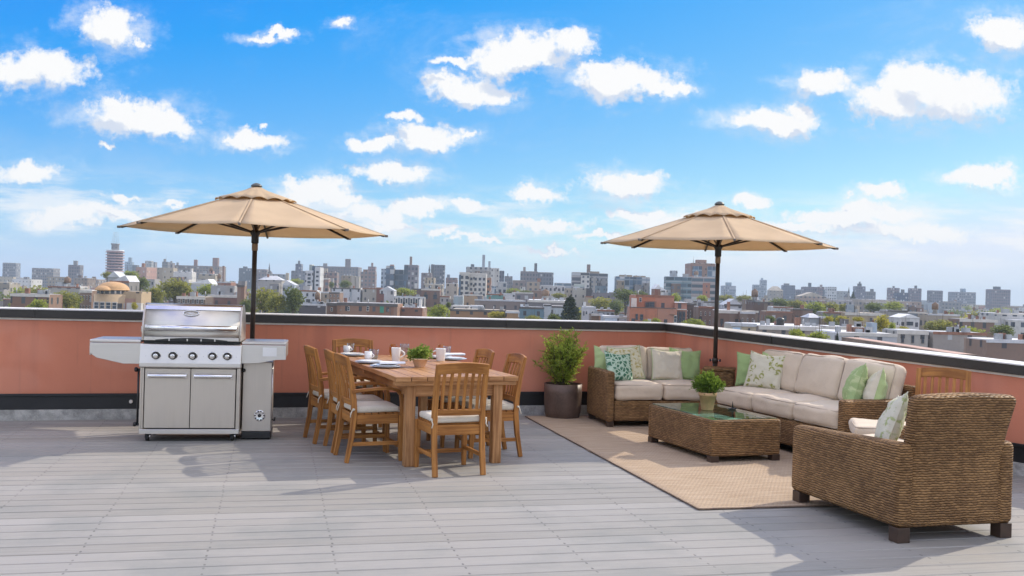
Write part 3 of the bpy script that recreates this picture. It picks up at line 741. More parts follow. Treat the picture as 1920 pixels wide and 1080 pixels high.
# ------------------------------------------------------------------ gas grill
def build_grill():
    o = pz(354, 829); rz = radians(10.5)
    fx = Vector((cos(rz), sin(rz), 0))
    r = thing('gas_grill', 'stainless steel gas grill on casters in front of the parapet wall', 'grill', o, rz)
    W = .945; hw = W/2; D = .56
    # cabinet: side panels, frame, doors
    for sx in (-1, 1): MB().box((sx*(hw-.009), D/2+.002, .425), (.018, D-.004, .67)).build('side_panel', STEELV, r, bevel=.003)
    MB().box((0, D-.01, .425), (W-.04, .018, .67)).build('back_panel', STEELV, r)
    f = MB().box((0, .022, .1025), (W-.002, .044, .047)).build('bottom_rail', STEEL, r, bevel=.004)
    for sx in (-1, 1): MB().box((sx*(hw-.019), .026, .430), (.034, .030, .604)).build('door_jamb', STEELV, r, bevel=.003)
    MB().box((0, .034, .430), (W-.08, .008, .60)).build('dark_reveal', BLACKM, r)
    MB().box((0, D/2+.02, .09), (W-.06, D-.06, .02)).build('floor_pan', BLACKM, r)
    dw = (W-.084)/2
    for sx in (-1, 1):
        d = MB().box((0, 0, 0), (dw-.006, .022, .583)).build('door', STEELV, r, (sx*dw/2, .017, .428), bevel=.003)
        h = MB().tube([(-.182, -.042, .222), (.182, -.042, .222)], .0215, 14)
        h.box((-.178, -.034, .222), (.014, .05, .040)).box((.178, -.034, .222), (.014, .05, .040))
        h.box((-.17, -.020, .222), (.016, .02, .02)).box((.17, -.020, .222), (.016, .02, .02))
        h.build('handle', CHROME, d, bevel=.003)
    # control panel with five knobs
    poly = [(-.045, .735), (-.020, .728), (.06, .728), (.06, .962), (.005, .962), (-.010, .955), (-.045, .775)]
    cp = MB().prism(poly, -hw-.006, hw+.006, 'x').build('control_panel', STEEL, r, bevel=.008, seg=3)
    kx = [(p-355)/191 for p in (293, 323, 358.5, 394, 421)]
    for x in kx:
        x = x*1.0
        R = Matrix.Rotation(radians(90+10), 3, 'X')
        c = Vector((x, -.030, .850))
        k = MB().lathe([(.046, 0), (.047, .006), (.043, .010), (.036, .010), (.036, .006), (0, .006)], 28, c, rot=R).build('bezel', CHROME, r)
        MB().lathe([(.034, .006), (.035, .020), (.031, .030), (.026, .031), (.024, .028)], 28, c, rot=R).build('knob', BLACKM, k)
        MB().lathe([(.025, .026), (.024, .036), (.019, .040), (0, .041)], 24, c, rot=R).box(c+R @ Vector((0, .012, .042)), (.007, .006, .03)).build('knob_cap', CHROME, k)
    for x in [-.42, .0-.1, .12, .255, .43]:
        MB().lathe([(.004, 0), (.004, .003), (0, .004)], 8, (x, -.0285, .842), rot=Matrix.Rotation(radians(100), 3, 'X')).build('indicator_dot', BLACKM, cp)
    # firebox and hood
    MB().box((0, .30, .975), (W-.03, .48, .03)).build('firebox_rim', BLACKM, r)
    prof = [(.012, .992), (.006, 1.06), (.008, 1.10), (.018, 1.15), (.036, 1.20), (.105, 1.33), (.122, 1.343), (.17, 1.352), (.30, 1.350), (.40, 1.318), (.48, 1.25), (.52, 1.15), (.53, .992)]
    mb = MB()
    x0, x1 = -hw+.012, hw-.012
    n = len(prof)
    vs = [(x0, p[0], p[1]) for p in prof]+[(x1, p[0], p[1]) for p in prof]
    mb.add(vs, [(k, n+k, n+k+1, k+1) for k in range(n-1)], None, True)
    hood = mb.build('hood', STEEL, r)
    sm = hood.modifiers.new('Solid', 'SOLIDIFY'); sm.thickness = .004; sm.offset = -1
    for sx, x in ((-1, x0), (1, x1)):
        MB().prism([(p[0]-.004 if k < 6 else p[0], p[1]+(.003 if 4 < k < 9 else 0)) for k, p in enumerate(prof)], x-.009, x+.009, 'x').build('hood_cheek', STEELV, hood, bevel=.004)
    MB().bar((x0+.009, .0905, 1.312), (x1-.009, .0905, 1.312), .042, .006, up=(0, -.883, .469)).build('hood_trim', CHROME, hood, bevel=.002)
    MB().box((0, .001, 1.012), (W-.05, .008, .034)).build('hood_lip', STEEL, hood, bevel=.002)
    # curved vent slot along the hood's lower edge
    top = [(-.34+.68*k/14, 1.0+.022*sin(pi*k/14)) for k in range(15)]
    sl = top+[(.34, .990), (-.34, .990)]
    MB().prism(sl, -.0065, -.0035, 'y').build('vent_slot', BLACKM, hood)
    for x in (-.21, -.04, .09, .22): MB().box((x, -.008, 1.002), (.012, .003, .022)).build('vent_rib', STEEL, hood)
    h = MB().tube([(-hw+.045, -.048, 1.118), (hw-.045, -.048, 1.118)], .029, 18)
    h.build('hood_handle', CHROME, hood)
    for sx in (-1, 1):
        MB().box((sx*(hw-.050), -.020, 1.118), (.026, .075, .062)).build('handle_mount', CHROME, hood, bevel=.010, seg=3)
    # oval badge, left without any name
    nrm = Matrix.Rotation(radians(62), 3, 'X'); bc = Vector((-.02, .0655, 1.262))
    ring = [(.074*cos(2*pi*k/40), .028*sin(2*pi*k/40)) for k in range(41)]
    b = MB().lathe([(.064, 0), (.064, .006), (0, .007)], 36, bc, rot=nrm, sy=.36).build('badge', STEEL, hood)
    MB().tube([bc+nrm @ Vector((x, y, .006)) for x, y in ring], .006, 8, cap=False).build('badge_rim', CHROME, b)
    MB().tube([bc+nrm @ Vector((-.045+.09*k/10, -.004+.007*sin(pi*k/10), .008)) for k in range(11)], .004, 6).build('badge_emblem', CHROME, b)
    # casters
    for x, y in ((-hw+.07, .07), (hw-.07, .06), (-hw+.07, D-.08), (hw-.07, D-.08)):
        c = MB().box((0, 0, .084), (.05, .05, .012)).box((-.020, .012, .055), (.004, .04, .05)).box((.020, .012, .055), (.004, .04, .05)).build('caster', BLACKM, r, (x, y, 0), bevel=.002)
        MB().lathe([(.012, -.014), (.041, -.014), (.044, -.008), (.044, .008), (.041, .014), (.012, .014)], 20, (0, .018, .044), rot=Matrix.Rotation(pi/2, 3, 'Y')).build('wheel', RUBBER, c)
        MB().lathe([(.0, -.016), (.020, -.016), (.020, .016), (0, .016)], 14, (0, .018, .044), rot=Matrix.Rotation(pi/2, 3, 'Y')).build('hub', CHROME, c)
        MB().box((.030, -.012, .055), (.014, .06, .022)).build('brake_lever', CHROME, c, bevel=.004)
    # side shelves
    for sx, L in ((-1, .47), (1, .43)):
        xa = sx*(hw+.004)
        s = MB().prism([(xa, .965), (xa+sx*L, .965), (xa+sx*L, .992), (xa, .992)], .015, .53, 'y').build('side_shelf', STEEL, r, bevel=.007, seg=3)
        MB().box((xa+sx*(L/2), .27, .9945), (L-.05, .44, .004)).build('shelf_inlay', STEEL, s, bevel=.001)
        if sx < 0: poly = [(xa, .962), (xa-L, .962), (xa-L, .862), (xa-L*.86, .815), (xa-L*.34, .760), (xa, .760)]
        else: poly = [(xa, .962), (xa+L, .962), (xa+L, .818), (xa+L*.78, .815), (xa+L*.40, .782), (xa, .775)]
        MB().prism(poly, .020, .034, 'y').build('shelf_fascia', STEEL, s, bevel=.003)
        MB().box((xa+sx*(L-.006), .27, .90), (.012, .49, .12)).build('shelf_end', STEELV, s, bevel=.003)
    MB().box((hw+.004+.43*.63, .0185, .895), (.135, .002, .088)).build('sticker', STICKER, r, bevel=.0005)
    # tank cabinet hung under the right shelf
    MB().box((hw+.155, .32, .435), (.285, .36, .70)).build('tank_cabinet', STEELV, r, bevel=.006)
    MB().box((hw+.155, .325, .048), (.29, .36, .072)).build('cabinet_plinth', BLACKM, r, bevel=.008)
    MB().tube([(hw+.302, .142, .09), (hw+.302, .142, .775)], .004, 8).build('corner_trim', CHROME, r)
    R90 = Matrix.Rotation(pi/2, 3, 'X'); c = Vector((hw+.185, .139, .245))
    v = MB().lathe([(.056, 0), (.056, .004), (.050, .006), (.040, .004), (0, .004)], 28, c, rot=R90).build('vent_disc', CHROME, r)
    for k in range(10):
        a = 2*pi*k/10; MB().lathe([(.0075, .0045), (.0075, .007), (0, .007)], 10, c+Vector((.044*cos(a), 0, .044*sin(a))), rot=R90).build('vent_hole', BLACKM, v)
    MB().lathe([(.018, .004), (.016, .016), (0, .017)], 14, c, rot=R90).build('vent_hub', BLACKM, v)
    MB().lathe([(.012, 0), (.020, .012), (.018, .03), (0, .033)], 14, (hw+.02, .138, .70), rot=R90).build('side_burner_knob', BLACKM, r)
    # towel bar on the left flank
    x = -hw-.028
    t = MB().tube([(x, .08, .16), (x, .08, .70)], .010, 8).build('side_bar', BLACKM, r)
    for z in (.70, .165):
        MB().tube([(-hw, .08, z), (x-.012, .08, z)], .012, 8).build('bar_bracket', BLACKM, t)
        MB().lathe([(.02, -.014), (.024, 0), (.02, .014)], 12, (x-.022, .075, z), rot=Matrix.Rotation(pi/2, 3, 'Y')).build('bar_knob', BLACKM, t)
    MB().tube([(hw+.305, .20, .20), (hw+.33, .19, .19), (hw+.335, .17, .22)], .009, 8).build('hose_hook', BLACKM, r)
    MB().box((-hw-.006, .06, 1.10), (.012, .03, .05)).build('hinge_tab', CHROME, hood, bevel=.004)
build_grill()
# ------------------------------------------------------------------ umbrellas
def make_umbrella():
    r = empty('patio_umbrella')
    R, zr, zt = 1.425, 2.15, 2.595
    NS = 8; a0 = -pi/2   # first rib toward local -Y
    sag = .035; nr, nc = 9, 8
    def P(i, u, t):
        """segment i, across u in 0..1, out t in 0..1; t=0 near the crown"""
        a, b = a0+2*pi*i/NS, a0+2*pi*(i+1)/NS
        t0 = .10; q = t0+(1-t0)*t
        pa = Vector((cos(a)*R*q, sin(a)*R*q, 0)); pb = Vector((cos(b)*R*q, sin(b)*R*q, 0))
        z = zt-(zt-zr)*(q**1.06)-.008*sin(pi*q)
        p = pa.lerp(pb, u); k = 4*u*(1-u)
        p.z = z-sag*k*q*(1-.35*q)+.012*k*q**4*1.2
        p.x *= 1-.028*k*q**3; p.y *= 1-.028*k*q**3
        return p
    mb = MB()
    for i in range(NS):
        vs = []; uv = []
        for jr in range(nr+1):
            for jc in range(nc+1): vs.append(P(i, jc/nc, jr/nr))
        fs = [(a*(nc+1)+b, (a+1)*(nc+1)+b, (a+1)*(nc+1)+b+1, a*(nc+1)+b+1) for a in range(nr) for b in range(nc)]
        mb.add(vs, fs, None, True)
    can = mb.build('canopy', CANVAS, r)
    sm = can.modifiers.new('Solid', 'SOLIDIFY'); sm.thickness = .003; sm.offset = -1
    # seams over the ribs
    for i in range(NS):
        MB().path([P(i, 0, t/8)+Vector((0, 0, .003)) for t in range(9)], .016, .003, Vector((-sin(a0+2*pi*i/NS), cos(a0+2*pi*i/NS), 0))).build('seam', CANVAS, can)
    # scalloped vent flap on top
    mb = MB(); M = 96; rings = []
    for k, (rad, z, amp) in enumerate([(.03, zt+.045, 0), (.12, zt-.002, .002), (.22, zt-.040, .008), (.32, zt-.076, .014), (.425, zt-.116, .026)]):
        ring = []
        for m in range(M):
            a = a0+2*pi*m/M; w = sin(a*NS*1.0+pi/2)
            w2 = abs(sin((a-a0)*NS))
            rr = rad*(1+.03*w if k > 2 else 1)
            ring.append((cos(a)*rr, sin(a)*rr, z+amp*(.8*w2-.2)+(noise.noise((cos(a)*4, sin(a)*4, k))*.006 if k > 1 else 0)))
        rings.append(ring)
    vs = [p for g in rings for p in g]
    fs = [(a*M+b, (a+1)*M+b, (a+1)*M+(b+1) % M, a*M+(b+1) % M) for a in range(len(rings)-1) for b in range(M)]
    mb.add(vs, fs, None, True)
    v = mb.build('vent_flap', CANVAS, r); sm = v.modifiers.new('Solid', 'SOLIDIFY'); sm.thickness = .004
    MB().lathe([(.062, zt+.040), (.060, zt+.052), (.040, zt+.070), (.016, zt+.080), (0, zt+.082)], 20).build('finial', plain('finial_grey', (.08, .085, .08), .4, 0, .2), r)
    MB().tube([(0, 0, .05), (0, 0, zt+.05)], .0265, 16).build('pole', BRONZE, r)
    MB().tube([(0, 0, .02), (0, 0, .74)], .031, 16).build('lower_sleeve', BRONZE, r)
    c = MB().lathe([(.031, .735), (.037, .745), (.037, .785), (.031, .795)], 16).build('pole_collar', BRONZE, r)
    for sx in (-1, 1):
        MB().tube([(sx*.03, 0, .765), (sx*.055, 0, .765)], .007, 8).build('clamp_screw', CHROME, c)
        MB().lathe([(.016, -.008), (.019, 0), (.016, .008)], 10, (sx*.060, 0, .765), rot=Matrix.Rotation(pi/2, 3, 'Y')).build('clamp_knob', BLACKM, c)
    MB().lathe([(.034, 2.01), (.040, 2.02), (.040, 2.10), (.052, 2.115), (.052, 2.15), (.03, 2.16)], 16).build('runner', PLASTIC, r)
    MB().lathe([(.030, 1.93), (.033, 1.94), (.033, 2.0), (.03, 2.01)], 16).box((0, -.034, 1.97), (.035, .008, .05)).build('pulley_housing', plain('pulley_tan', (.30, .21, .13), .6, 0, .2), r)
    MB().lathe([(.04, zt-.05), (.06, zt-.045), (.06, zt-.01), (.03, zt)], 16).build('top_hub', PLASTIC, r)
    for i in range(NS):
        a = a0+2*pi*i/NS; s = Vector((-sin(a), cos(a), 0))
        pts = [P(i, 0, t)+Vector((0, 0, -.018)) for t in (0, .2, .4, .6, .8, .985)]
        pts = [Vector((cos(a)*.055, sin(a)*.055, zt-.03))]+pts
        rb = MB().path(pts, .014, .022, s).build('rib', BRONZE, r)
        e = P(i, 0, 1)
        MB().box((0, 0, 0), (.042, .024, .026), Matrix.Rotation(a, 3, 'Z')).build('rib_tip', plain('rib_tip_grey', (.16, .14, .12), .6) if i == 0 and 'rib_tip_grey' not in bpy.data.materials else bpy.data.materials['rib_tip_grey'], rb, loc=e+Vector((cos(a)*.004, sin(a)*.004, -.008)), bevel=.006)
        m = P(i, 0, .50)+Vector((0, 0, -.03))
        MB().path([(cos(a)*.05, sin(a)*.05, 2.135), (m+Vector((cos(a)*.05, sin(a)*.05, 2.135)))/2+Vector((0, 0, -.004)), m], .012, .020, s).build('strut', BRONZE, r)
    MB().lathe([(.17, 0), (.175, .008), (.17, .03), (.06, .05), (.034, .06), (.034, .09), (.03, .095)], 28).build('base_plate', BRONZE, r)
    return r
UM = make_umbrella()
p = pd(474, 600, 10.85); UM.location = (p.x, p.y, 0)
UM.rotation_euler = (0, 0, radians(-6)+atan2(p.x*-1, p.y))
tag(UM, 'tan canvas parasol rising behind the steel grill', 'umbrella', 'tan market umbrellas')
U2 = copy_tree(UM); p = pd(1343, 600, 12.12); U2.location = (p.x, p.y, 0)
U2.rotation_euler = (0, 0, radians(7)+atan2(-p.x, p.y)); U2.scale = (.995, .995, 1.022)
tag(U2, 'tan canvas parasol standing in the corner between the two wicker sofas', 'umbrella', 'tan market umbrellas')
# ------------------------------------------------------------------ wicker lounge
def wick(name, c, size, parent, r=.03, loc=(0, 0, 0)):
    return MB().rbox(c, size, r, wr=.003, res=5).build(name, WICKER, parent, loc)
def legs(parent, pts, h=.085, s=.075):
    for (x, y) in pts: MB().box((x, y, h/2), (s, s, h)).build('leg', DARKWOOD, parent, bevel=.004)
def cushion(name, c, size, parent, r=.045, puff=(0, 0, 0), top=.02, rot=(0, 0, 0), seed=0, pipe='z', mat=None):
    o = MB().rbox((0, 0, 0), size, r, puff, .014, seed=seed, top=top, res=9).build(name, mat or CUSH, parent, c, rot)
    w, d, h = [q/2 for q in size]
    p = MB()
    def loop(ax, s):
        n = 12; e = r*.55; pts = []
        A, B = {'z': (w, d), 'y': (w, h)}[ax]
        A -= r*.28; B -= r*.28
        cs = [(A-e, B, 0), (A, B-e, 1)], [(A, -B+e, 0), (A-e, -B, 1)], [(-A+e, -B, 0), (-A, -B+e, 1)], [(-A, B-e, 0), (-A+e, B, 1)]
        flat = []
        for (p0, p1) in cs: flat += [p0[:2], p1[:2]]
        flat.append(flat[0])
        for k in range(len(flat)-1):
            a, b = flat[k], flat[k+1]; m = 6 if k % 2 else 2
            for q in range(m): pts.append((a[0]+(b[0]-a[0])*q/m, a[1]+(b[1]-a[1])*q/m))
        pts.append(pts[0])
        for k, (x, y) in enumerate(pts):
            wv = noise.noise((x*4, y*4, seed))*.004
            pts[k] = (x, y, s*(h-r*.28)+wv) if ax == 'z' else (x, s*(d-r*.28)+wv, y)
        p.tube(pts, .0055, 6, cap=False)
    loop(pipe, 1); loop(pipe, -1)
    p.build('piping', PIPE, o)
    return o
# loveseat
LSP = pz(1145, 803); LSA = radians(12.0)
LS = thing('wicker_loveseat', 'two-seat wicker loveseat in front of the back wall beside the bronze planter', 'loveseat', LSP+Vector((-.06, -.06, 0)), LSA)
LW, LD = 1.30, .82
wick('base', (LW/2+.047, LD/2+.004, .205), (LW-.10, LD-.012, .24), LS, .03)
wick('arm', (.045, LD/2-.005, .372), (.095, LD+.012, .585), LS, .032)
wick('back', (LW/2+.04, LD-.045, .50), (LW-.08, .09, .40), LS, .03)
legs(LS, [(.06, .055), (LW-.06, .055), (.06, LD-.055), (LW-.06, LD-.055)])
cw = (LW-.10)/2
for k in (0, 1):
    cushion('seat_cushion', (.10+cw*(k+.5), .345, .425), (cw-.008, .70, .19), LS, .05, (0, .006, 0), .022, seed=k+1)
cushion('back_cushion', (.10+cw*.5, .655, .715), (cw+.02, .15, .42), LS, .055, (0, .03, 0), 0, (radians(-13), 0, radians(1)), 3, 'y')
cushion('back_cushion', (.10+cw*1.5, .655, .708), (cw+.02, .15, .41), LS, .055, (0, .03, 0), 0, (radians(-13), 0, radians(-2)), 4, 'y')
# corner table between the sofas
cp = Vector((2.50, 11.77, 0))
CT = thing('corner_table', 'small wicker corner table wedged between the loveseat and the long sofa', 'side table', cp, radians(-14))
wick('body', (0, 0, .385), (.36, .36, .61), CT, .03)
MB().rbox((0, 0, .705), (.38, .38, .032), .014).build('tabletop', WICKER, CT)
legs(CT, [(-.13, -.13), (.13, -.13), (-.13, .13), (.13, .13)], .085, .06)
# long sofa
a0_ = Vector((2.36, 11.27, 0)); a1_ = Vector((3.09, 9.24, 0)); sd = (a1_-a0_).normalized(); SL = (a1_-a0_).length
SO = thing('wicker_sofa', 'long three-seat wicker sofa along the angled right-hand wall', 'sofa', a0_, atan2(sd.y, sd.x))
SD = .86
wick('base', (SL/2+.0, SD/2, .215), (SL-.004, SD, .26), SO, .03)
wick('arm', (SL+.055, SD/2-.01, .365), (.115, SD+.02, .56), SO, .035)
wick('arm', (.03, SD/2+.05, .43), (.06, SD-.1, .20), SO, .028)
wick('back', (SL/2+.05, SD-.045, .55), (SL+.06, .09, .44), SO, .03)
legs(SO, [(.06, .06), (SL+.04, .06), (.06, SD-.06), (SL+.04, SD-.06), (SL/2, .06)])
cw = SL/3
for k in range(3):
    cushion('seat_cushion', (cw*(k+.5), .35, .442), (cw-.010, .72, .185), SO, .05, (0, .008, 0), .026, seed=k+11)
for k, (dx, rz) in enumerate(((.0, 2), (.0, -1), (.01, 1))):
    cushion('back_cushion', (cw*(k+.5)+dx, .655, .745), (cw+.025, .165, .45), SO, .06, (0, .035, 0), .012, (radians(-15), 0, radians(rz)), k+21, 'y')
# coffee table
tp = pz(1333, 871.5); tx = (pz(1453, 866)-tp).normalized(); TA = atan2(tx.y, tx.x)-radians(2)
CO = thing('coffee_table', 'low wicker coffee table with an inset glass top on the jute rug', 'coffee table', tp, TA)
CW_, CL_ = .76, 1.29
legs(CO, [(.045, .045), (CW_-.045, .045), (.045, CL_-.045), (CW_-.045, CL_-.045)], .075, .085)
body = MB(); zt_ = .418; rim = .05
for (c, s) in (((CW_/2, .03, .242), (CW_, .06, .345)), ((CW_/2, CL_-.03, .242), (CW_, .06, .345)), ((.03, CL_/2, .242), (.06, CL_-.10, .345)), ((CW_-.03, CL_/2, .242), (.06, CL_-.10, .345))):
    MB().rbox(c, s, .022, wr=.003, res=6).build('side_panel', WICKER, CO)
MB().box((CW_/2, CL_/2, .33), (CW_-.11, CL_-.11, .02)).build('inner_shelf', plain('dark_shelf', (.06, .05, .04), .6, 0, .2), CO)
MB().box((CW_/2, CL_/2, .4185), (CW_-.055, CL_-.055, .009)).build('glass_top', TGLASS, CO, bevel=.002)
def mag(label, x, y, w, h, t, rz, col, col2, cat='magazine'):
    o = MB().box((0, 0, t/2), (w, h, t)).build('magazine', plain('magazine_cover', col, .35, 0, .5, 9), None, bevel=.002)
    m = Matrix.Translation(CO.location) @ Matrix.Rotation(TA, 4, 'Z')
    p = m @ Vector((x, y, .3405)); o.location = p; o.rotation_euler = (0, 0, TA+rz)
    tag(o, label, cat, 'magazines under the coffee table glass')
mag('pale grey magazine lying under the glass near the potted herb', .44, .80, .30, .22, .012, .05, (.55, .55, .60), 0)
mag('green magazine under the glass on the left of the coffee table', .25, .62, .26, .20, .010, -.2, (.16, .30, .12), 0)
mag('pale green booklet under the glass nearest the front corner', .43, .36, .34, .22, .008, .12, (.42, .58, .42), 0)
mag('white sheet under the glass toward the long sofa', .56, .62, .20, .28, .004, .3, (.68, .72, .68), 0)
t = thing('boat_ornament', 'tiny dark boat-shaped ornament on the coffee table glass', 'ornament', pz(1373, 768, .4245), .3)
MB().prism([(-.045, .016), (-.034, 0), (.034, 0), (.05, .018)], -.016, .016, 'y').build('hull', BLACKM, t, bevel=.004)
MB().prism([(-.006, .015), (.012, .015), (.010, .035), (.002, .085), (-.004, .04)], -.005, .005, 'y').build('figure', BLACKM, t, bevel=.002)
ph = .175
pot_plant('potted_herb', 'bushy green herb in a terracotta pot on the glass coffee table', pz(1326, 768, .4245),
          [(.058, 0), (.060, .003), (.083, ph*.80), (.090, ph*.80), (.094, ph), (.082, ph), (.076, ph*.82), (0, ph*.82)], TERRA, ph*.88, .078, LEAF_POT,
          [((0, 0, .26), .11, 800, .030), ((-.07, 0, .25), .085, 420, .028), ((.075, .02, .25), .085, 420, .028), ((0, -.05, .235), .08, 380, .028), ((.0, .03, .30), .085, 420, .028), ((-.105, .0, .23), .05, 160, .025), ((.115, 0, .225), .05, 160, .025)], 8)
# armchair
q0 = pz(1500, 944); q1 = pz(1690, 1018); av = (q1-q0).normalized()   # front-left leg to rear-left leg
fwd = -av; AA = atan2(fwd.y, fwd.x)-pi/2
AC = thing('wicker_armchair', 'wicker armchair in the right foreground seen from behind its left arm', 'armchair', q0, AA)
AL, AW = (q1-q0).length, .88     # local: X right, Y forward; origin front-left leg
legs(AC, [(.005, -.005), (.005, -AL+.03), (AW-.06, -.005), (AW-.06, -AL+.03)], .10, .095)
yb, yf = -AL-.025, .075
L_ = yf-yb
wick('base', (AW/2-.025, (yb+yf)/2, .24), (AW-.02, L_-.02, .29), AC, .035)
for x in (.012, AW-.065):
    mb = MB().rbox((0, 0, 0), (.125, L_, .535), .045, wr=.003, res=6)
    mb.v = [(v[0], v[1], v[2]+(.028*(-(v[1])/L_*2+.0) if v[2] > 0 else 0)) for v in mb.v]
    mb.build('arm', WICKER, AC, (x, (yb+yf)/2, .362))
mb = MB().rbox((0, 0, 0), (AW-.14, .13, .87), .05, wr=.003, res=9)
mb.v = [(v[0]*(1+.10*max(0, v[2]-.06)/.37), v[1]-.10*max(0, v[2])/.43, v[2]+.02*(1-(v[0]/.40)**2)*(v[2] > 0)) for v in mb.v]
mb.build('back', WICKER, AC, (AW/2-.026, yb+.072, .535))
cushion('seat_cushion', (AW/2-.026, (yb+yf)/2+.07, .445), (AW-.165, L_-.18, .15), AC, .05, (0, .01, 0), .025, seed=31)
# ottoman
OT = thing('wicker_ottoman', 'square wicker ottoman with a beige cushion beside the sofa arm', 'ottoman', (3.33, 8.72, 0), radians(-14))
wick('base', (0, 0, .23), (.56, .56, .30), OT, .03); legs(OT, [(-.22, -.22), (.22, -.22), (-.22, .22), (.22, .22)])
cushion('cushion', (0, 0, .435), (.56, .56, .11), OT, .04, (0, 0, 0), .02, seed=41)
# teak chair beyond the ottoman
c = copy_tree(CH_S); c.location = (3.93, 9.02, 0); c.rotation_euler = (0, 0, radians(150))
tag(c, 'teak chair by itself at the far right behind the wicker armchair', 'chair', 'teak dining chairs')
# ------------------------------------------------------------------ throw pillows
def pillow(label, mat, p, size, rz, lean=12, roll=0, seed=0, th=.13, back=None):
    """p: bottom centre. local +Y is its back; leans back by lean degrees"""
    n = 22; s = size/2; vs = []; uvs = []
    rnd = random.Random(seed)
    def surf(u, v, sg):
        e = 1-.075*(1-v*v)*(abs(u)**3); g = 1-.075*(1-u*u)*(abs(v)**3)
        x = s*u*e; z = s*v*g
        h = max(0, (1-u*u)*(1-v*v))**.42
        w = noise.noise((u*2.4+seed*3.7, v*2.4, sg*2))*.018+noise.noise((u*6+seed, v*6, sg))*.008
        edge = max(abs(u), abs(v))
        w += .006*sin(((u if abs(v) > abs(u) else v)*17+seed))*max(0, edge-.55)/.45
        y = sg*(th/2*h*(1+.25*(-v))+w*min(1, h*1.6))
        z -= .02*(1-u*u)*(v > 0)*v
        return (x, y, z+s)
    mb = MB(); idx = {}
    for sg in (-1, 1):
        gv = []
        for j in range(n+1):
            for i in range(n+1):
                u, v = -1+2*i/n, -1+2*j/n
                u = math.copysign(abs(u)**.8, u); v = math.copysign(abs(v)**.8, v)
                gv.append(surf(u, v, sg))
        fs = []; uv = []
        for j in range(n):
            for i in range(n):
                f = [j*(n+1)+i, j*(n+1)+i+1, (j+1)*(n+1)+i+1, (j+1)*(n+1)+i]
                if sg > 0: f = f[::-1]
                fs.append(tuple(f)); uv.append([(gv[k][0]+seed*.31, gv[k][2]+seed*.17) for k in f])
        mb.add(gv, fs, uv, True, 0 if sg < 0 else (1 if back else 0))
    o = mb.build('throw_pillow', [mat, back] if back else mat, None, p)
    m = Matrix.Rotation(rz, 4, 'Z') @ Matrix.Rotation(radians(-lean), 4, 'X') @ Matrix.Rotation(radians(roll), 4, 'Y')
    o.rotation_euler = m.to_euler()
    t = MB(); per = []
    for k in range(81):
        a = (k % 80)/20; q = -1+2*(a % 1)
        u, v = [(q, -1), (1, q), (-q, 1), (-1, -q)][int(a)]
        per.append(surf(u, v, 0))
    t.tube(per, .004, 5, cap=False); t.build('piping', back or mat, o)
    tag(o, label, 'pillow', 'throw pillows on the lounge set'); return o
def on(root, x, y, z): return Matrix.Translation(root.location) @ Matrix.Rotation(root.rotation_euler.z, 4, 'Z') @ Vector((x, y, z))
zs = .528
pillow('plain pale green pillow at the back of the loveseat, half hidden by the teal one', GREEN2, on(LS, .20, .555, zs), .40, LSA, 15, 4, 1, .10)
pillow('cream pillow with mustard speckles next to the teal honeycomb pillow', YELP, on(LS, .41, .43, zs), .43, LSA+.05, 20, -4, 2, back=SAGE)
pillow('teal pillow with a honeycomb pattern leaning on the loveseat arm', HEX, on(LS, .25, .27, zs), .37, LSA+.30, 24, 7, 3)
pillow('plain oatmeal pillow right of the middle of the loveseat', OAT, on(LS, .90, .42, zs), .40, LSA-.03, 19, 3, 4, back=GREEN2)
pillow('plain sage green pillow at the right end of the loveseat', SAGE, on(LS, 1.13, .45, zs), .40, LSA-.10, 18, 5, 5)
zs = .548; sr = atan2(sd.y, sd.x)
pillow('plain green pillow at the far end of the long sofa', SAGE, on(SO, .07, .44, zs), .40, sr+.75, 14, -2, 6)
pillow('pale green pillow peeking out behind the olive-patterned one on the sofa', GREEN2, on(SO, .28, .53, zs), .41, sr+.25, 14, 0, 7, .10)
pillow('cream pillow with olive ring pattern near the far end of the sofa', OLIP, on(SO, .35, .37, zs), .42, sr+.62, 17, 4, 8)
pillow('green leaf-textured pillow standing edge-on near the sofa arm', LEAFG, on(SO, 1.86, .36, zs), .42, sr-.62, 17, -8, 9, .20)
pillow('plain cream pillow with a green back by the sofa arm', OAT, on(SO, 2.06, .44, zs), .38, sr-.65, 15, -10, 10, .20, back=GREEN2)
pillow('cream pillow with pale leaf print in the foreground armchair', LEAFP, on(AC, .20, -AL+.50, .535), .42, AA+pi+1.0, 20, -10, 11, .15)
pillow('pale green pillow mostly hidden behind the armchair backrest', GREEN2, on(AC, .50, -AL+.27, .535), .42, AA+pi+.3, 20, 3, 12, .12)
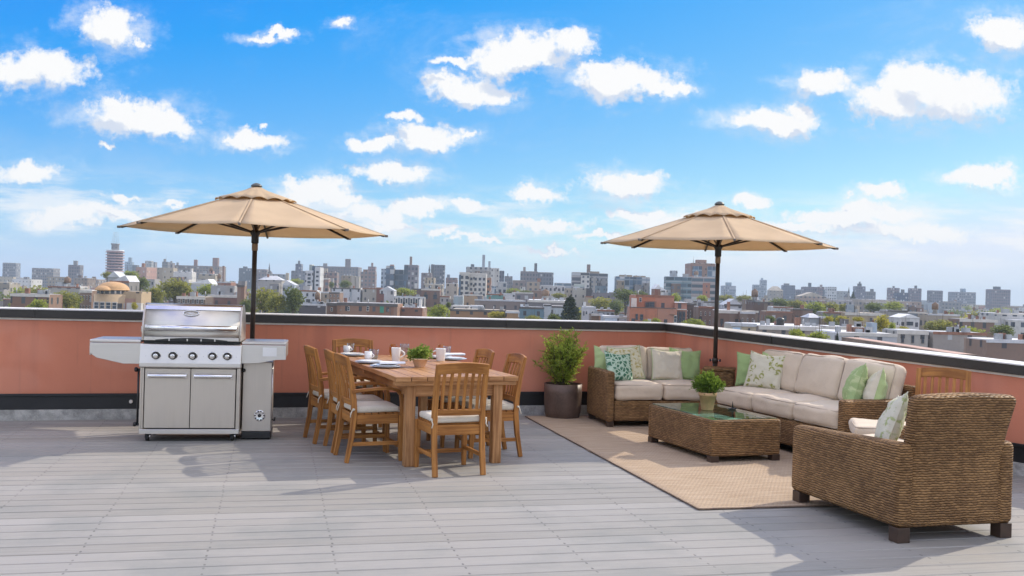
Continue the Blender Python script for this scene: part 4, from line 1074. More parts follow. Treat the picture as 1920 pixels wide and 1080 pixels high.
# ------------------------------------------------------------------ planter with shrub
pp = pz(1056, 788)+Vector((0, .22, 0))
def shrub():
    t = thing('potted_shrub', 'tall feathery green shrub in a round bronze planter against the wall', 'potted plant', pp)
    MB().lathe([(.200, 0), (.206, .008), (.224, .08), (.234, .20), (.236, .32), (.236, .43), (.224, .43), (.222, .40), (0, .40)], 40).build('planter', PLANTER, t)
    MB().lathe([(.222, .395), (.12, .405), (0, .41)], 24).build('soil', SOIL, t)
    rnd = random.Random(21); st = MB(); lf = MB()
    for b in range(56):
        a = rnd.uniform(0, 2*pi); sp = rnd.uniform(.05, .34)*(1 if b > 5 else .5); H = rnd.uniform(.34, .66)*(1.12-sp*.9)
        base = Vector((cos(a)*rnd.uniform(0, .05), sin(a)*rnd.uniform(0, .05), .40))
        pts = []
        for k in range(9):
            q = k/8
            pts.append(base+Vector((cos(a)*sp*q**1.3, sin(a)*sp*q**1.3, H*q))+Vector((noise.noise((b, q*3, 0)), noise.noise((b, q*3, 5)), 0))*.05*q)
        st.tube(pts, [.008-.0065*k/8 for k in range(9)], 5)
        for k in range(2, 9):
            for _ in range(4):
                f = rnd.random(); p = pts[k-1].lerp(pts[k], f)
                d = Vector((rnd.gauss(0, 1), rnd.gauss(0, 1), rnd.uniform(-.15, .8))).normalized()
                tl = rnd.uniform(.05, .14)*(1.1-.35*k/8)
                tip = p+d*tl+Vector((0, 0, .012))
                st.tube([p, (p+tip)/2+Vector((0, 0, .006)), tip], [.0022, .0015, .0008], 4, cap=False)
                for m in range(9):
                    g = .12+.88*m/8; lp = p.lerp(tip, g)
                    ld = (d*.6+Vector((rnd.gauss(0, .8), rnd.gauss(0, .8), rnd.gauss(.25, .6)))).normalized()
                    leaf(lf, lp, ld, rnd.uniform(.022, .044), rnd, .36)
    st.build('stems', plain('shrub_stem', (.10, .09, .035), .8, 0, .3), t); lf.build('foliage', LEAF_SHRUB, t)
shrub()
# ------------------------------------------------------------------ the city beyond
GZ = -16.0
def mk_facade(name, sx, sz, wx, wz, glass, trim=0.0, bays=0.0):
    """wall colour from the object's colour; window pattern in metres, pattern only (far walls)"""
    m, nt, bs = newmat(name); co = COORD(nt)
    oc = N(nt, 'ShaderNodeObjectInfo').outputs['Color']; rnd = N(nt, 'ShaderNodeObjectInfo').outputs['Random']
    s = N(nt, 'ShaderNodeSeparateXYZ', {0: co}); nn = N(nt, 'ShaderNodeSeparateXYZ', {0: COORD(nt, 'Normal')})
    isx = MA(nt, 'GREATER_THAN', MA(nt, 'ABSOLUTE', nn.outputs[0]), .7)
    u = N(nt, 'ShaderNodeMix', {0: isx, 2: s.outputs[0], 3: s.outputs[1]}).outputs[0]
    top = MA(nt, 'GREATER_THAN', MA(nt, 'ABSOLUTE', nn.outputs[2]), .7)
    uu = MA(nt, 'DIVIDE', u, sx); vv = MA(nt, 'DIVIDE', s.outputs[2], sz)
    ui, vi = MA(nt, 'FLOOR', uu), MA(nt, 'FLOOR', vv)
    fu, fv = MA(nt, 'SUBTRACT', uu, ui), MA(nt, 'SUBTRACT', vv, vi)
    win = MA(nt, 'MULTIPLY', MA(nt, 'LESS_THAN', MA(nt, 'ABSOLUTE', MA(nt, 'SUBTRACT', fu, .5)), wx/2), MA(nt, 'LESS_THAN', MA(nt, 'ABSOLUTE', MA(nt, 'SUBTRACT', fv, .5)), wz/2))
    win = MA(nt, 'MULTIPLY', win, MA(nt, 'SUBTRACT', 1.0, top))
    cell = N(nt, 'ShaderNodeCombineXYZ', {0: ui, 1: vi, 2: MA(nt, 'ADD', rnd, isx)}).outputs[0]
    wn = N(nt, 'ShaderNodeTexWhiteNoise', {0: cell}, noise_dimensions='3D').outputs[0]
    n1 = NOISE(nt, MAP(nt, co, (.25, .25, .08)), 1.0, 4); n2 = NOISE(nt, co, 1.7, 3)
    wall = MIX(nt, SS(nt, n1, .35, .7, 0, .35), oc, MIX(nt, .5, oc, (.12, .10, .09)))
    wall = MIX(nt, SS(nt, n2, .4, .8, 0, .2), wall, (.10, .09, .08))
    if bays:    # house-by-house changes of paint along a row
        bi = MA(nt, 'FLOOR', MA(nt, 'DIVIDE', u, 6.4))
        bw = N(nt, 'ShaderNodeTexWhiteNoise', {0: N(nt, 'ShaderNodeCombineXYZ', {0: bi, 1: rnd, 2: isx}).outputs[0]}, noise_dimensions='3D')
        tone = MIX(nt, bw.outputs[0], MIX(nt, 1.0, wall, (.42, .38, .36), 'MULTIPLY'), MIX(nt, .35, wall, (.50, .44, .37)))
        wall = MIX(nt, MA(nt, 'MULTIPLY', SS(nt, bw.outputs[0], .3, .7), bays), wall, tone)
    band = MA(nt, 'MULTIPLY', MA(nt, 'LESS_THAN', fv, .1), trim)
    wall = MIX(nt, band, wall, (.55, .54, .52))
    gl = MIX(nt, wn, tuple(q*.5 for q in glass), tuple(q*1.6 for q in glass))
    gl = MIX(nt, MA(nt, 'GREATER_THAN', wn, .86), gl, (.42, .43, .44))
    c = MIX(nt, win, wall, gl)
    setc(nt, bs, c, MA(nt, 'MULTIPLY_ADD', win, -.55, .85), 0, .4)
    return m
FAC = {'grid': mk_facade('grid_window_facade', 3.1, 3.1, .44, .48, (.07, .085, .11), 0, .35),
       'dense': mk_facade('dense_window_facade', 2.2, 2.9, .55, .55, (.06, .08, .11)),
       'ribbon': mk_facade('ribbon_window_facade', 6.5, 3.3, .93, .48, (.06, .10, .13), .5),
       'glass': mk_facade('glass_facade', 2.6, 3.4, .86, .78, (.06, .10, .15)),
       'balcony': mk_facade('balcony_facade', 8.0, 3.3, .97, .55, (.05, .06, .08), 1.0),
       'plain': mk_facade('plain_rendered_wall', 3.3, 3.3, .22, .34, (.06, .06, .07), 0, .55),
       'brick': mk_facade('brick_wall', 3.0, 3.3, .30, .46, (.05, .055, .06), 0, .45)}
ROOFC = {'white': plain('white_roof_membrane', (.72, .72, .72), .7, 0, .15, .4), 'grey': plain('grey_gravel_roof', (.33, .32, .32), .9, 0, .25, .4),
         'tan': plain('tan_gravel_roof', (.42, .37, .30), .9, 0, .25, .4), 'dark': plain('dark_tar_roof', (.10, .10, .11), .9, 0, .3, .4),
         'silver': plain('silver_roof_coating', (.52, .53, .55), .6, 0, .2, .4)}
TRIMW = plain('pale_stone_trim', (.58, .55, .50), .8, 0, .12, 1); TRIMD = plain('dark_roof_trim', (.11, .10, .095), .8, 0, .2, 1)
PANE = plain('dark_window_pane', (.045, .06, .08), .12, 0, .35, .8); BLUEDOOR = plain('pale_blue_door', (.36, .50, .66), .6, 0, .1, 2)
GREEND = plain('green_door_panel', (.05, .26, .17), .6, 0, .2, 2)
CHIMB = plain('chimney_brick', (.26, .13, .085), .9, 0, .3, 1.2); METAL = plain('galvanised_metal', (.36, .37, .38), .5, .5, .2, 1)
TANKW = plain('tank_timber', (.20, .13, .085), .85, 0, .3, 2)
def unitwin(name, frame, arch=False):
    mb = MB(); out = [(-.5, 0), (.5, 0), (.5, 1), (-.5, 1)]
    if arch: out = [(-.5, 0), (.5, 0), (.5, .7)]+[(.5*cos(pi*k/8), .7+.3*sin(pi*k/8)) for k in range(1, 8)]+[(-.5, .7)]
    mb.prism(out, -.5, .5, 'y', 0)
    inn = [(p[0]*.8, .1+p[1]*.8) for p in out]; mb.prism(inn, -.56, -.45, 'y', 1)
    mb.box((0, -.58, .52), (.8, .06, .05), None, 0)
    return mb.mesh(name, [frame, PANE])
WIN_W = unitwin('white_window_mesh', TRIMW); WIN_D = unitwin('dark_window_mesh', TRIMD); WIN_A = unitwin('arched_window_mesh', TRIMW, True)
FOOT = []; RC = random.Random(17)
def boxpart(name, parent, x0, x1, y0, y1, z0, z1, mat, col=None):
    o = MB().box(((x0+x1)/2, (y0+y1)/2, (z0+z1)/2), (x1-x0, y1-y0, z1-z0)).build(name, mat, parent)
    if col: o.color = c4(tuple(q*(.96 if min(col) > .5 else .80) for q in col))
    return o
def B(px0, px1, py, d, col, label, st='grid', roof='grey', name='apartment_building', cat='building', dep=None, yaw=0.0, wins=None, ext=(), trim=None, gz=GZ, single=False, group=None):
    a, b = pd(px0, py, d), pd(px1, py, d); w = b.x-a.x; zt = (a.z+b.z)/2; H = zt-gz; dep = dep or max(7.0, min(26, w*.7))
    cx = (a.x+b.x)/2
    FOOT.append((cx, d+dep/2, max(w, dep)*.6))
    if single:
        o = MB().box((0, dep/2, H/2), (w, dep, H)).build(name, FAC[st], None, (cx, d, gz), (0, 0, yaw)); o.color = c4(col); tag(o, label, cat, group); return o
    r = thing(name, label, cat, (cx, d, gz), yaw, group)
    wl_ = boxpart('wall', r, -w/2, w/2, 0, dep, 0, H, FAC[st], col)
    if d < 720 and w > 8 and not wins and not trim and not any(e[0] in ('front', 'door', 'dorm') for e in ext):    # lower additions in front
        for (q0, q1) in RC.choice([[(0, .45), (.55, 1)], [(.1, .9)], [(0, .5)], [(.5, 1)], [(.0, .33), (.36, .66), (.70, 1)]]):
            fw = (q1-q0)*RC.uniform(.6, .98); f0 = q0+(q1-q0-fw)*RC.random(); hh = H-RC.uniform(1.4, 4.6); out = RC.uniform(2, 5)
            if hh < 3: continue
            an = boxpart('annex', r, -w/2+w*f0, -w/2+w*(f0+fw), -out, -.01, 0, hh, FAC[RC.choice(['plain', 'brick', 'grid', 'brick'])], RC.choice([(.26, .14, .10), (.36, .29, .21), (.50, .45, .38), (.62, .61, .58), (.28, .27, .27), (.20, .13, .10), (.34, .22, .17), (.42, .40, .38)]))
            boxpart('annex_roof', an, -w/2+w*f0+.15, -w/2+w*(f0+fw)-.15, -out+.15, -.15, hh+.004, hh+.14, ROOFC[RC.choice(['white', 'grey', 'tan', 'silver', 'dark'])])
    t = min(.5, w*.04)
    boxpart('roof', r, -w/2+t, w/2-t, t, dep-t, H+.004, H+.16, ROOFC[roof])
    if trim:
        tm = {'w': TRIMW, 'd': TRIMD}[trim]; e = .12
        boxpart('cornice', r, -w/2-e, w/2+e, -e-.003, -.003, H-.55, H+.12, tm)
    if wins:
        cols, rows, fw, hh, z0, zs, kind = wins   # columns, rows, width share, height m, first sill below the top, spacing
        for j in range(rows):
            for i in range(cols):
                wm = {'w': WIN_W, 'd': WIN_D, 'a': WIN_A}[kind]; ww = w/cols*fw
                o = obj('window', wm, r, (-w/2+w*(i+.5)/cols, -.06, H-z0-hh-j*zs), (0, 0, 0), (ww, .16, hh))
    ext = list(ext)
    if d < 560 and w > 6 and not any(e[0] in ('gable', 'hip', 'shed') for e in ext):     # vents, pipes and plant that every roof carries
        for q in range(2 if d > 380 else 4):
            ext.append(RC.choice([('unit', RC.uniform(.08, .92), RC.uniform(.5, 1.3), RC.uniform(.4, 1.0)), ('pipe', RC.uniform(.05, .95), RC.uniform(.7, 1.5)), ('chim', RC.uniform(.04, .96), RC.uniform(.5, .8), RC.uniform(.7, 1.3))]))
        if d > 160 and RC.random() < .14: ext.append(('tank', RC.uniform(.2, .8), min(1.3, w*.1), 3.4))
    if d < 420 and not trim and not any(e[0] in ('gable', 'hip') for e in ext):
        boxpart('coping', r, -w/2-.05, w/2+.05, -.09, -.004, H-.28, H+.20, RC.choice([TRIMW, TRIMD, ROOFC['silver'], CHIMB]))
    for e in ext:
        k = e[0]
        if k == 'box':      # x centre share, width share, height, colour, style, depth offset share
            _, fx, fw, hh, cc = e[:5]; s_ = e[5] if len(e) > 5 else 'plain'; nm = e[6] if len(e) > 6 else 'roof_bulkhead'
            boxpart(nm, r, -w/2+w*(fx-fw/2), -w/2+w*(fx+fw/2), dep*.25, dep*.25+max(2, w*fw*.8), H+.165, H+hh, FAC[s_], cc)
        elif k == 'front':  # a lower or taller block standing proud of the facade
            _, fx, fw, h2, out, cc, s_ = e[:7]
            boxpart(e[7] if len(e) > 7 else 'front_bay', r, -w/2+w*(fx-fw/2), -w/2+w*(fx+fw/2), -out, -.01, 0, H+h2, FAC[s_], cc)
        elif k == 'chim':
            _, fx, ww, hh = e; boxpart('chimney', r, -w/2+w*fx-ww/2, -w/2+w*fx+ww/2, dep*.3, dep*.3+ww, H+.165, H+hh, CHIMB)
        elif k == 'mast':
            _, fx, hh = e; MB().tube([(-w/2+w*fx, dep*.3, H+.1), (-w/2+w*fx, dep*.3, H+hh)], [.22, .08], 6).build('mast', METAL, r)
        elif k == 'tank':
            _, fx, rr, hh = e; c = (-w/2+w*fx, dep*.4, H+.165)
            tk = MB().lathe([(rr, hh*.35), (rr, hh*.8), (0, hh)], 14, c).build('water_tank', TANKW, r)
            MB().lathe([(rr*.78, 0), (rr*.70, hh*.3), (rr*.95, hh*.345)], 8, c).build('tank_stand', METAL, tk)
        elif k == 'pipe':
            _, fx, hh = e; MB().tube([(-w/2+w*fx, dep*.25, H+.1), (-w/2+w*fx, dep*.25, H+hh)], .12, 6).build('vent_pipe', METAL, r)
        elif k == 'unit':
            _, fx, ww, hh = e; boxpart('roof_unit', r, -w/2+w*fx-ww/2, -w/2+w*fx+ww/2, dep*.2, dep*.2+ww*.7, H+.165, H+.165+hh, METAL)
        elif k == 'gable':
            _, cc, hh = e; m_ = MB().prism([(-w/2-.2, H+.01), (w/2+.2, H+.01), (0, H+hh)], -.2, dep, 'y').build('gable_roof', ROOFC[cc], r)
        elif k == 'shed':
            _, cc, hh, s_ = e; m_ = MB().prism([(-w/2-.1, H+.01), (w/2+.1, H+.01), (s_*w/2, H+hh)], 0, dep, 'y').build('sloped_roof', ROOFC[cc], r)
        elif k == 'hip':
            _, cc, hh = e; MB().add([(-w/2-.3, -.3, H+.01), (w/2+.3, -.3, H+.01), (w/2+.3, dep+.3, H+.01), (-w/2-.3, dep+.3, H+.01), (-w*.2, dep/2, H+hh), (w*.2, dep/2, H+hh)],
                 [(0, 1, 5, 4), (1, 2, 5), (2, 3, 4, 5), (3, 0, 4), (3, 2, 1, 0)]).build('hip_roof', ROOFC[cc], r)
        elif k == 'dorm':
            _, cnt = e
            for i in range(cnt):
                x = -w/2+w*(i+.5)/cnt
                dm = boxpart('dormer', r, x-w/cnt*.28, x+w/cnt*.28, -.25, 1.5, H-2.3, H-.25, TRIMW); obj('window', WIN_D, dm, (x, -.3, H-2.0), (0, 0, 0), (w/cnt*.3, .1, 1.4))
        elif k == 'door':
            _, fx, ww, z0, z1, mm = e; boxpart('door', r, -w/2+w*fx-ww/2, -w/2+w*fx+ww/2, -.10, -.005, H-z0, H-z1, mm)
    return r
# colours
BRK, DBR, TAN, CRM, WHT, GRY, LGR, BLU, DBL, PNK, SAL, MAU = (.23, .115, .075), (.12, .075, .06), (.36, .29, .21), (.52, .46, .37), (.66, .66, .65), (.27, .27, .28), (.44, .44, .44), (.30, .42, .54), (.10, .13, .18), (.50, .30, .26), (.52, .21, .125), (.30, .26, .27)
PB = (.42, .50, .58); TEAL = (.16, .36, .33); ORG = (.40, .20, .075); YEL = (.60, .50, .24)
# ---- far left tower with balconies and lattice mast
def tower():
    a = pd(216, 471, 800); R = 16.5/F*800*.98; H = a.z-GZ
    r = thing('balcony_tower', 'tall round tower at the far left with striped balconies and a lattice mast', 'tower', (a.x, 800, GZ))
    w = MB().lathe([(R*.86, 0), (R*.86, H)], 20).build('wall', FAC['dense'], r); w.color = c4((.15, .14, .19))
    n = 11
    for i in range(n):
        z = H-1.2-i*(H-12)/n*.92
        MB().lathe([(R*.84, z), (R*1.03, z), (R*1.03, z+.85), (R*.84, z+.85)], 20).build('balcony', plain('balcony_pink', (.40, .27, .27), .8) if i == 0 else bpy.data.materials['balcony_pink'], r)
    MB().lathe([(R*.98, H+.1), (R*.98, H+.9), (0, H+1.0)], 20).build('roof', ROOFC['white'], r)
    p = MB().lathe([(R*.42, H+1), (R*.42, H+5.2), (R*.5, H+5.4), (R*.5, H+6.2), (0, H+6.3)], 14).build('penthouse', FAC['plain'], r); p.color = c4((.25, .25, .27))
    L = MB(); x0 = R*.30
    for sx in (-1, 1):
        for sy in (-1, 1): L.tube([(sx*x0, sy*x0, H+6.2), (sx*x0*.6, sy*x0*.6, H+15.5)], .07, 4)
    for k in range(9):
        q = k/8; e = x0*(1-.4*q); z = H+6.2+9.2*q; pts = [(-e, -e, z), (e, -e, z), (e, e, z), (-e, e, z), (-e, -e, z)]
        L.tube(pts, .03, 4, cap=False)
        if k < 8: L.tube([(-e, -e, z), (e*.95, -e*.95, z+1.1)], .03, 4, cap=False)
    L.build('lattice_mast', METAL, r)
tower()
# ---- domed corner building at the left edge
def domed():
    D = 205.0; s = D/F
    a = pd(207, 580, D); r = thing('domed_building', 'tan corner building with a round terracotta dome, cut by the left edge', 'building', (a.x, D, GZ))
    TN = (.55, .40, .24)
    def zpx(py, px=205): return pd(px, py, D).z-GZ
    z0, zb, zt = zpx(565), zpx(552), zpx(544)
    RR = 30*s
    dm = plain('terracotta_dome', (.50, .30, .14), .7, 0, .15, .6)
    w = MB().lathe([(RR*1.12, 0), (RR*1.12, zb), (RR*1.0, zb+.02)], 28, (-.9, RR, 0)).build('wall', FAC['plain'], r); w.color = c4(TN)
    d = MB().lathe([(RR*.93, zb), (RR*.93, zt)], 28, (-.9, RR, 0)).build('drum', TRIMW, r)
    for k in range(9):
        an = -pi/2+(k-4)*.36; obj('window', WIN_D, d, (-.9+cos(an)*RR*.93, RR+sin(an)*RR*.93, zb+.12), (0, 0, an+pi/2), (.75, .1, .72))
    hd = zpx(529)-zt
    MB().lathe([(RR*1.02, zt), (RR*1.02, zt+.12)]+[(RR*.98*cos(pi/2*k/9), zt+.12+hd*sin(pi/2*k/9)) for k in range(10)], 28, (-.9, RR, 0)).build('dome', dm, r)
    b = 15*s
    MB().lathe([(b*cos(pi/2*k/8), zt-.1+.62*hd*sin(pi/2*k/8)) for k in range(9)], 20, (-1.7, RR*.02, 0)).build('small_dome', dm, r)
    w2 = boxpart('side_wing', r, RR*.55, RR*1.72, RR*.5, RR*2.2, 0, zpx(547, 240), FAC['plain'], TN)
    boxpart('brick_panel', r, RR*.62, RR*1.35, RR*.5-.12, RR*.5-.004, 0, zpx(560, 240), FAC['brick'], (.42, .22, .16))
    for k in range(4): obj('window', WIN_W, r, (-.9+(k-1.5)*1.25, -.42+abs(k-1.5)*.10, zpx(580)), (0, 0, 0), (1.0, .3, zpx(566)-zpx(580)))
    boxpart('low_wing', r, RR*1.0, RR*1.9, RR*.0, RR*.45, 0, zpx(568, 245), FAC['plain'], (.60, .58, .55))
    FOOT.append((a.x, D+5, 12))
domed()
# ---- skyline and middle distance, left to right  (x0, x1, roofline, distance, colour, label, options)
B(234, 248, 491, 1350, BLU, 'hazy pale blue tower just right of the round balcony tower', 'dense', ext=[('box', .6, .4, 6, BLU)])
B(248, 257, 497, 1150, DBL, 'narrow dark block between the pale blue tower and the pink building', 'grid')
B(255, 275, 501, 620, PNK, 'pink building with a red chimney right of the balcony tower', 'plain', 'tan', ext=[('chim', .35, 1.7, 2.6)], dep=18)
B(272, 284, 489, 1200, LGR, 'pale twin block on the left skyline, the wider of its pair', 'dense', 'white')
B(284.5, 291, 491.5, 1210, MAU, 'slim reddish block touching the pale twin block on the left skyline', 'dense')
B(280, 307, 502, 760, TAN, 'long low tan building under the pale twin blocks', 'plain', 'tan')
B(304, 315, 491, 1000, GRY, 'grey stepped tower with a thin mast on the left skyline', 'dense', ext=[('mast', .55, 7), ('box', .3, .35, 3, GRY)])
B(315.5, 324, 493, 1010, MAU, 'ragged grey block leaning against the masted tower', 'dense', ext=[('box', .5, .3, 2, GRY)])
B(305, 325, 503, 560, CRM, 'beige flat-fronted block below the masted grey tower', 'plain', 'tan')
B(326, 411, 498.5, 1020, (.27, .22, .21), 'very long grey-brown institution with two square roof towers', 'grid', 'dark', dep=25, ext=[('box', .43, .07, 6.5, (.32, .16, .14)), ('box', .87, .12, 9, (.30, .17, .15)), ('box', .03, .04, 3, GRY)], name='institution')
B(325, 360, 510, 520, WHT, 'white warehouse in front of the long grey-brown institution', 'plain', 'white', ext=[('unit', .3, 1.6, 1), ('unit', .55, 1.2, .8), ('box', .9, .08, 2.0, WHT)], name='warehouse')
B(417, 420.5, 499, 700, (.30, .17, .13), 'lone tall brick smokestack left of the near parasol pole', 'plain', 'dark', dep=1.4, name='smokestack', cat='chimney')
B(372, 404, 514, 480, CRM, 'cluster of cream row fronts below the long institution', 'grid', 'white', ext=[('unit', .3, 1.5, 1.2), ('box', .7, .2, 1.6, PNK)], name='row_house')
B(202, 224, 520, 330, LGR, 'grey house with a shallow pitched roof behind the terracotta dome', 'plain', ext=[('gable', 'silver', 2.0)], name='house', cat='house')
B(206, 242, 528, 250, GRY, 'steep grey roofed shed directly right of the terracotta dome', 'plain', ext=[('shed', 'silver', 1.6, .6)], name='house', cat='house')
B(353, 396, 532, 330, (.52, .56, .62), 'pale blue clapboard house with a tilted white roof', 'grid', 'white', ext=[('shed', 'white', 1.6, .7)], name='house', cat='house')
B(274, 290, 524, 420, LGR, 'small grey house with two dark windows behind the olive trees', 'plain', wins=(2, 1, .35, 1.2, 1.0, 2, 'd'), name='house', cat='house')
B(332, 384, 557, 235, DBR, 'low dark brick house with white windows above the grill lid', 'plain', 'tan', wins=(6, 1, .5, 1.1, .4, 2, 'w'), trim='w', name='brick_house', cat='house', ext=[('chim', .55, .8, 1.3)])
B(390, 446, 554, 262, (.24, .125, .10), 'long brown brick building with a white flat roof left of the parasol pole', 'plain', 'white', trim='w', name='brick_building', ext=[('box', .42, .8, 2.6, LGR, 'plain'), ('unit', .3, 1, 1), ('unit', .92, .9, .8)])
B(397, 433, 529, 400, (.36, .18, .13), 'red brick flats with a yellow end wall behind the brown brick building', 'brick', 'grey', ext=[('box', .8, .3, .3, YEL)])
B(445, 458.5, 536, 250, (.30, .17, .12), 'square brick tower with a grey cap next to the parasol pole', 'plain', 'grey', dep=2.2, ext=[('box', .5, .96, 1.2, GRY)], name='brick_tower', cat='tower')
B(448, 473, 503, 1100, DBL, 'hazy dark blocks on the skyline left of the parasol pole', 'grid', ext=[('box', .4, .3, 2, DBL)])
B(480, 500, 505, 900, MAU, 'low mauve school building beside the thin church spire', 'grid', 'tan', name='school')
def church(px, pyt, pyb, w, d, label, col=(.13, .11, .12)):
    a = pd(px, pyb, d); s = d/F; h = pd(px, pyt, d).z-a.z; H = a.z-GZ; W = w*s
    r = thing('church', label, 'church', (a.x, d, GZ))
    n = boxpart('nave', r, -W*1.5, W*1.5, 0, W*5, 0, H-1.0, FAC['plain'], col)
    MB().prism([(-W*1.6, H-1.01), (W*1.6, H-1.01), (0, H+W*1.3)], 0, W*5, 'y').build('nave_roof', ROOFC['dark'], r)
    t = boxpart('bell_tower', r, -W*.5, W*.5, -W*.6, -.01, 0, H+h*.35, FAC['plain'], col)
    MB().lathe([(W*.62, H+h*.35), (0, H+h)], 8, (0, -W*.3, 0)).build('spire', ROOFC['dark'], r)
church(505, 492, 510, 2.2, 820, 'church with a needle-thin spire between the parasol pole and the blue tower')
church(805, 495, 514, 3.2, 800, 'dark church with a pointed steeple beside the jagged dark tower')
church(1591, 537, 555, 3.0, 900, 'small church with a thin spire on the right skyline near the dark conifer', (.40, .38, .38))
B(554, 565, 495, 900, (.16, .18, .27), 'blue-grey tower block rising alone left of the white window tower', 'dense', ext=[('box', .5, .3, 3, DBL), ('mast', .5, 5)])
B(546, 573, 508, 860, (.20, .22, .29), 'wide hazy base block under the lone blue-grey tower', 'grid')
B(485, 528, 525, 430, (.46, .44, .42), 'pale gabled house with round dormers behind the big round trees', 'plain', 'silver', ext=[('hip', 'silver', 1.9), ('chim', .35, .8, 2.6)], name='house', cat='house')
B(500, 536, 514, 640, (.38, .42, .46), 'long pale blue shed right of the church spire', 'plain', 'white', name='warehouse')
B(530, 552, 534, 360, PB, 'blue-white house with a stepped gable above the conical tree', 'plain', 'white', ext=[('shed', 'silver', 1.6, -.4)], name='house', cat='house')
B(536, 541, 512, 600, CRM, 'small white stair tower with a rounded top on the hazy hillside', 'plain', 'white', dep=2)
B(573, 587, 508, 460, (.58, .60, .63), 'left half of the white tower, windows in one column', 'plain', 'white', wins=(1, 5, .42, 1.1, 1.2, 1.75, 'd'), dep=9)
B(585, 590.5, 499, 462, DBL, 'dark glass stair slab splitting the white tower', 'glass', 'dark', dep=8)
B(590.6, 600.5, 502, 460, (.60, .61, .62), 'right half of the white tower with paired dark windows', 'plain', 'white', wins=(1, 4, .5, .9, 1.6, 2.0, 'd'), dep=9)
B(580, 584.8, 496.5, 480, (.42, .48, .46), 'thin greenish slab topping out above the white tower', 'plain', 'white', dep=6)
B(593, 672, 500, 1030, (.19, .17, .19), 'long dark hospital block with one tall square tower', 'grid', 'grey', dep=24, ext=[('box', .72, .12, 8.5, (.17, .15, .18)), ('box', .18, .09, 3.2, GRY)], name='hospital')
B(600, 632, 511, 640, (.32, .22, .20), 'brown mixed block in front of the dark hospital', 'grid', 'tan', ext=[('box', .3, .18, 2.6, CRM), ('box', .7, .3, 1.2, MAU)])
B(598, 616, 522, 520, (.34, .22, .19), 'red-brown flats with white parapet right of the white tower', 'grid', 'white', trim='w')
B(659, 666, 518, 560, (.50, .46, .40), 'beige silo, the left one of two joined cylinders', 'plain', 'tan', dep=4, name='silo', cat='silo')
B(667, 674, 519, 560, (.54, .50, .44), 'beige silo, the right one of two joined cylinders', 'plain', 'tan', dep=4, name='silo', cat='silo')
B(640, 660, 517, 620, TAN, 'tan block tucked behind the two beige silos', 'plain', 'tan')
B(676, 704, 510, 800, (.28, .19, .17), 'red-brown block under the stepped brick tower', 'grid', ext=[('box', .3, .3, 2, BRK)])
B(690, 704, 500, 900, (.33, .21, .21), 'stepped brick tower right of the dark hospital', 'dense', ext=[('box', .5, .25, 3.6, (.30, .20, .20))])
B(547, 594, 545, 320, (.62, .66, .70), 'long white house with a grey gable right of the conical tree', 'plain', 'white', wins=(4, 2, .3, 1.0, .8, 1.9, 'd'), name='house', cat='house', ext=[('box', .55, .3, 1.6, LGR)])
B(594, 617, 548, 330, (.46, .38, .29), 'tan house with a blank side wall left of the speckled brick house', 'plain', 'tan', wins=(2, 1, .3, 1.0, .8, 2, 'd'), name='house', cat='house', ext=[('chim', .1, .9, 1.6)])
B(617, 637, 549, 320, (.36, .23, .17), 'speckled brick house in front of the long light building', 'brick', 'grey', name='brick_house', cat='house', wins=(3, 2, .35, .8, .6, 1.6, 'w'))
B(623, 676, 541, 400, (.55, .56, .58), 'long light building with one blue strip behind the speckled brick house', 'plain', 'white', ext=[('front', .66, .06, 0, .2, PB, 'plain', 'blue_strip')], name='warehouse')
B(680, 706, 541, 400, (.47, .43, .38), 'beige windowless hall right of the long light building', 'plain', 'tan', name='warehouse')
B(562, 611, 571, 262, (.11, .10, .11), 'dark-roofed workshop between the conical tree and the brown brick building', 'plain', 'dark', name='workshop', ext=[('box', .93, .06, .5, WHT), ('chim', .65, .9, 1.4), ('box', .6, .4, .8, (.50, .55, .6))])
B(613, 632, 569, 240, (.22, .11, .065), 'narrow end wing of the brown brick building over the parapet', 'plain', 'grey', wins=(1, 1, .2, .9, 1.0, 2, 'w'), name='brick_building', trim='d', dep=12)
B(632.3, 745, 569.5, 238, (.34, .165, .095), 'brown brick building with arched white windows and a green door panel', 'plain', 'grey', trim='d', name='brick_building', dep=12, ext=[('door', .745, .95, .5, 2.1, GREEND)])
def extra_windows():
    r = [o for o in bpy.data.objects if o.get('label', '').startswith('brown brick building with arched')][0]
    D = 238; w = (745-632.3)/F*D; H = pd(690, 569.5, D).z-GZ
    for px, y0, y1, ww in ((654, 574.5, 583, .55), (690, 573.5, 583.5, .62), (639, 580, 582.5, .28), (728.5, 580, 584, .28)):
        x = (px-688.65)/F*D; z0, z1 = pd(px, y1, D).z-GZ, pd(px, y0, D).z-GZ
        obj('window', WIN_A, r, (x, -.06, z0), (0, 0, 0), (ww, .16, z1-z0))
    boxpart('drain_pipe', r, (732.5-688.65)/F*D-.05, (732.5-688.65)/F*D+.05, -.09, -.005, 0, H-.6, TRIMD)
extra_windows()
B(715, 725, 504, 640, PB, 'pale blue-white block at the left shoulder of the dark glass towers', 'dense', 'white')
B(724, 738.5, 499, 600, (.13, .15, .20), 'dark blue glass tower, left end of the joined cluster', 'glass', 'dark', ext=[('box', .7, .5, 1, PNK)])
B(738.6, 758, 506, 604, (.17, .20, .24), 'dark low link between the two blue glass towers', 'glass', 'tan')
B(758, 784, 497, 600, (.26, .24, .27), 'glass and brick tower with a roof stack, right end of the joined cluster', 'dense', 'grey', ext=[('box', .44, .16, 5.2, (.30, .22, .2)), ('front', .14, .28, -.5, .4, DBL, 'glass', 'dark_bay'), ('front', .88, .2, -11, .4, WHT, 'plain', 'white_bay')])
B(790, 809, 512, 780, (.22, .17, .18), 'brown school with a hipped roof below the dark steeple', 'grid', 'tan', name='school')
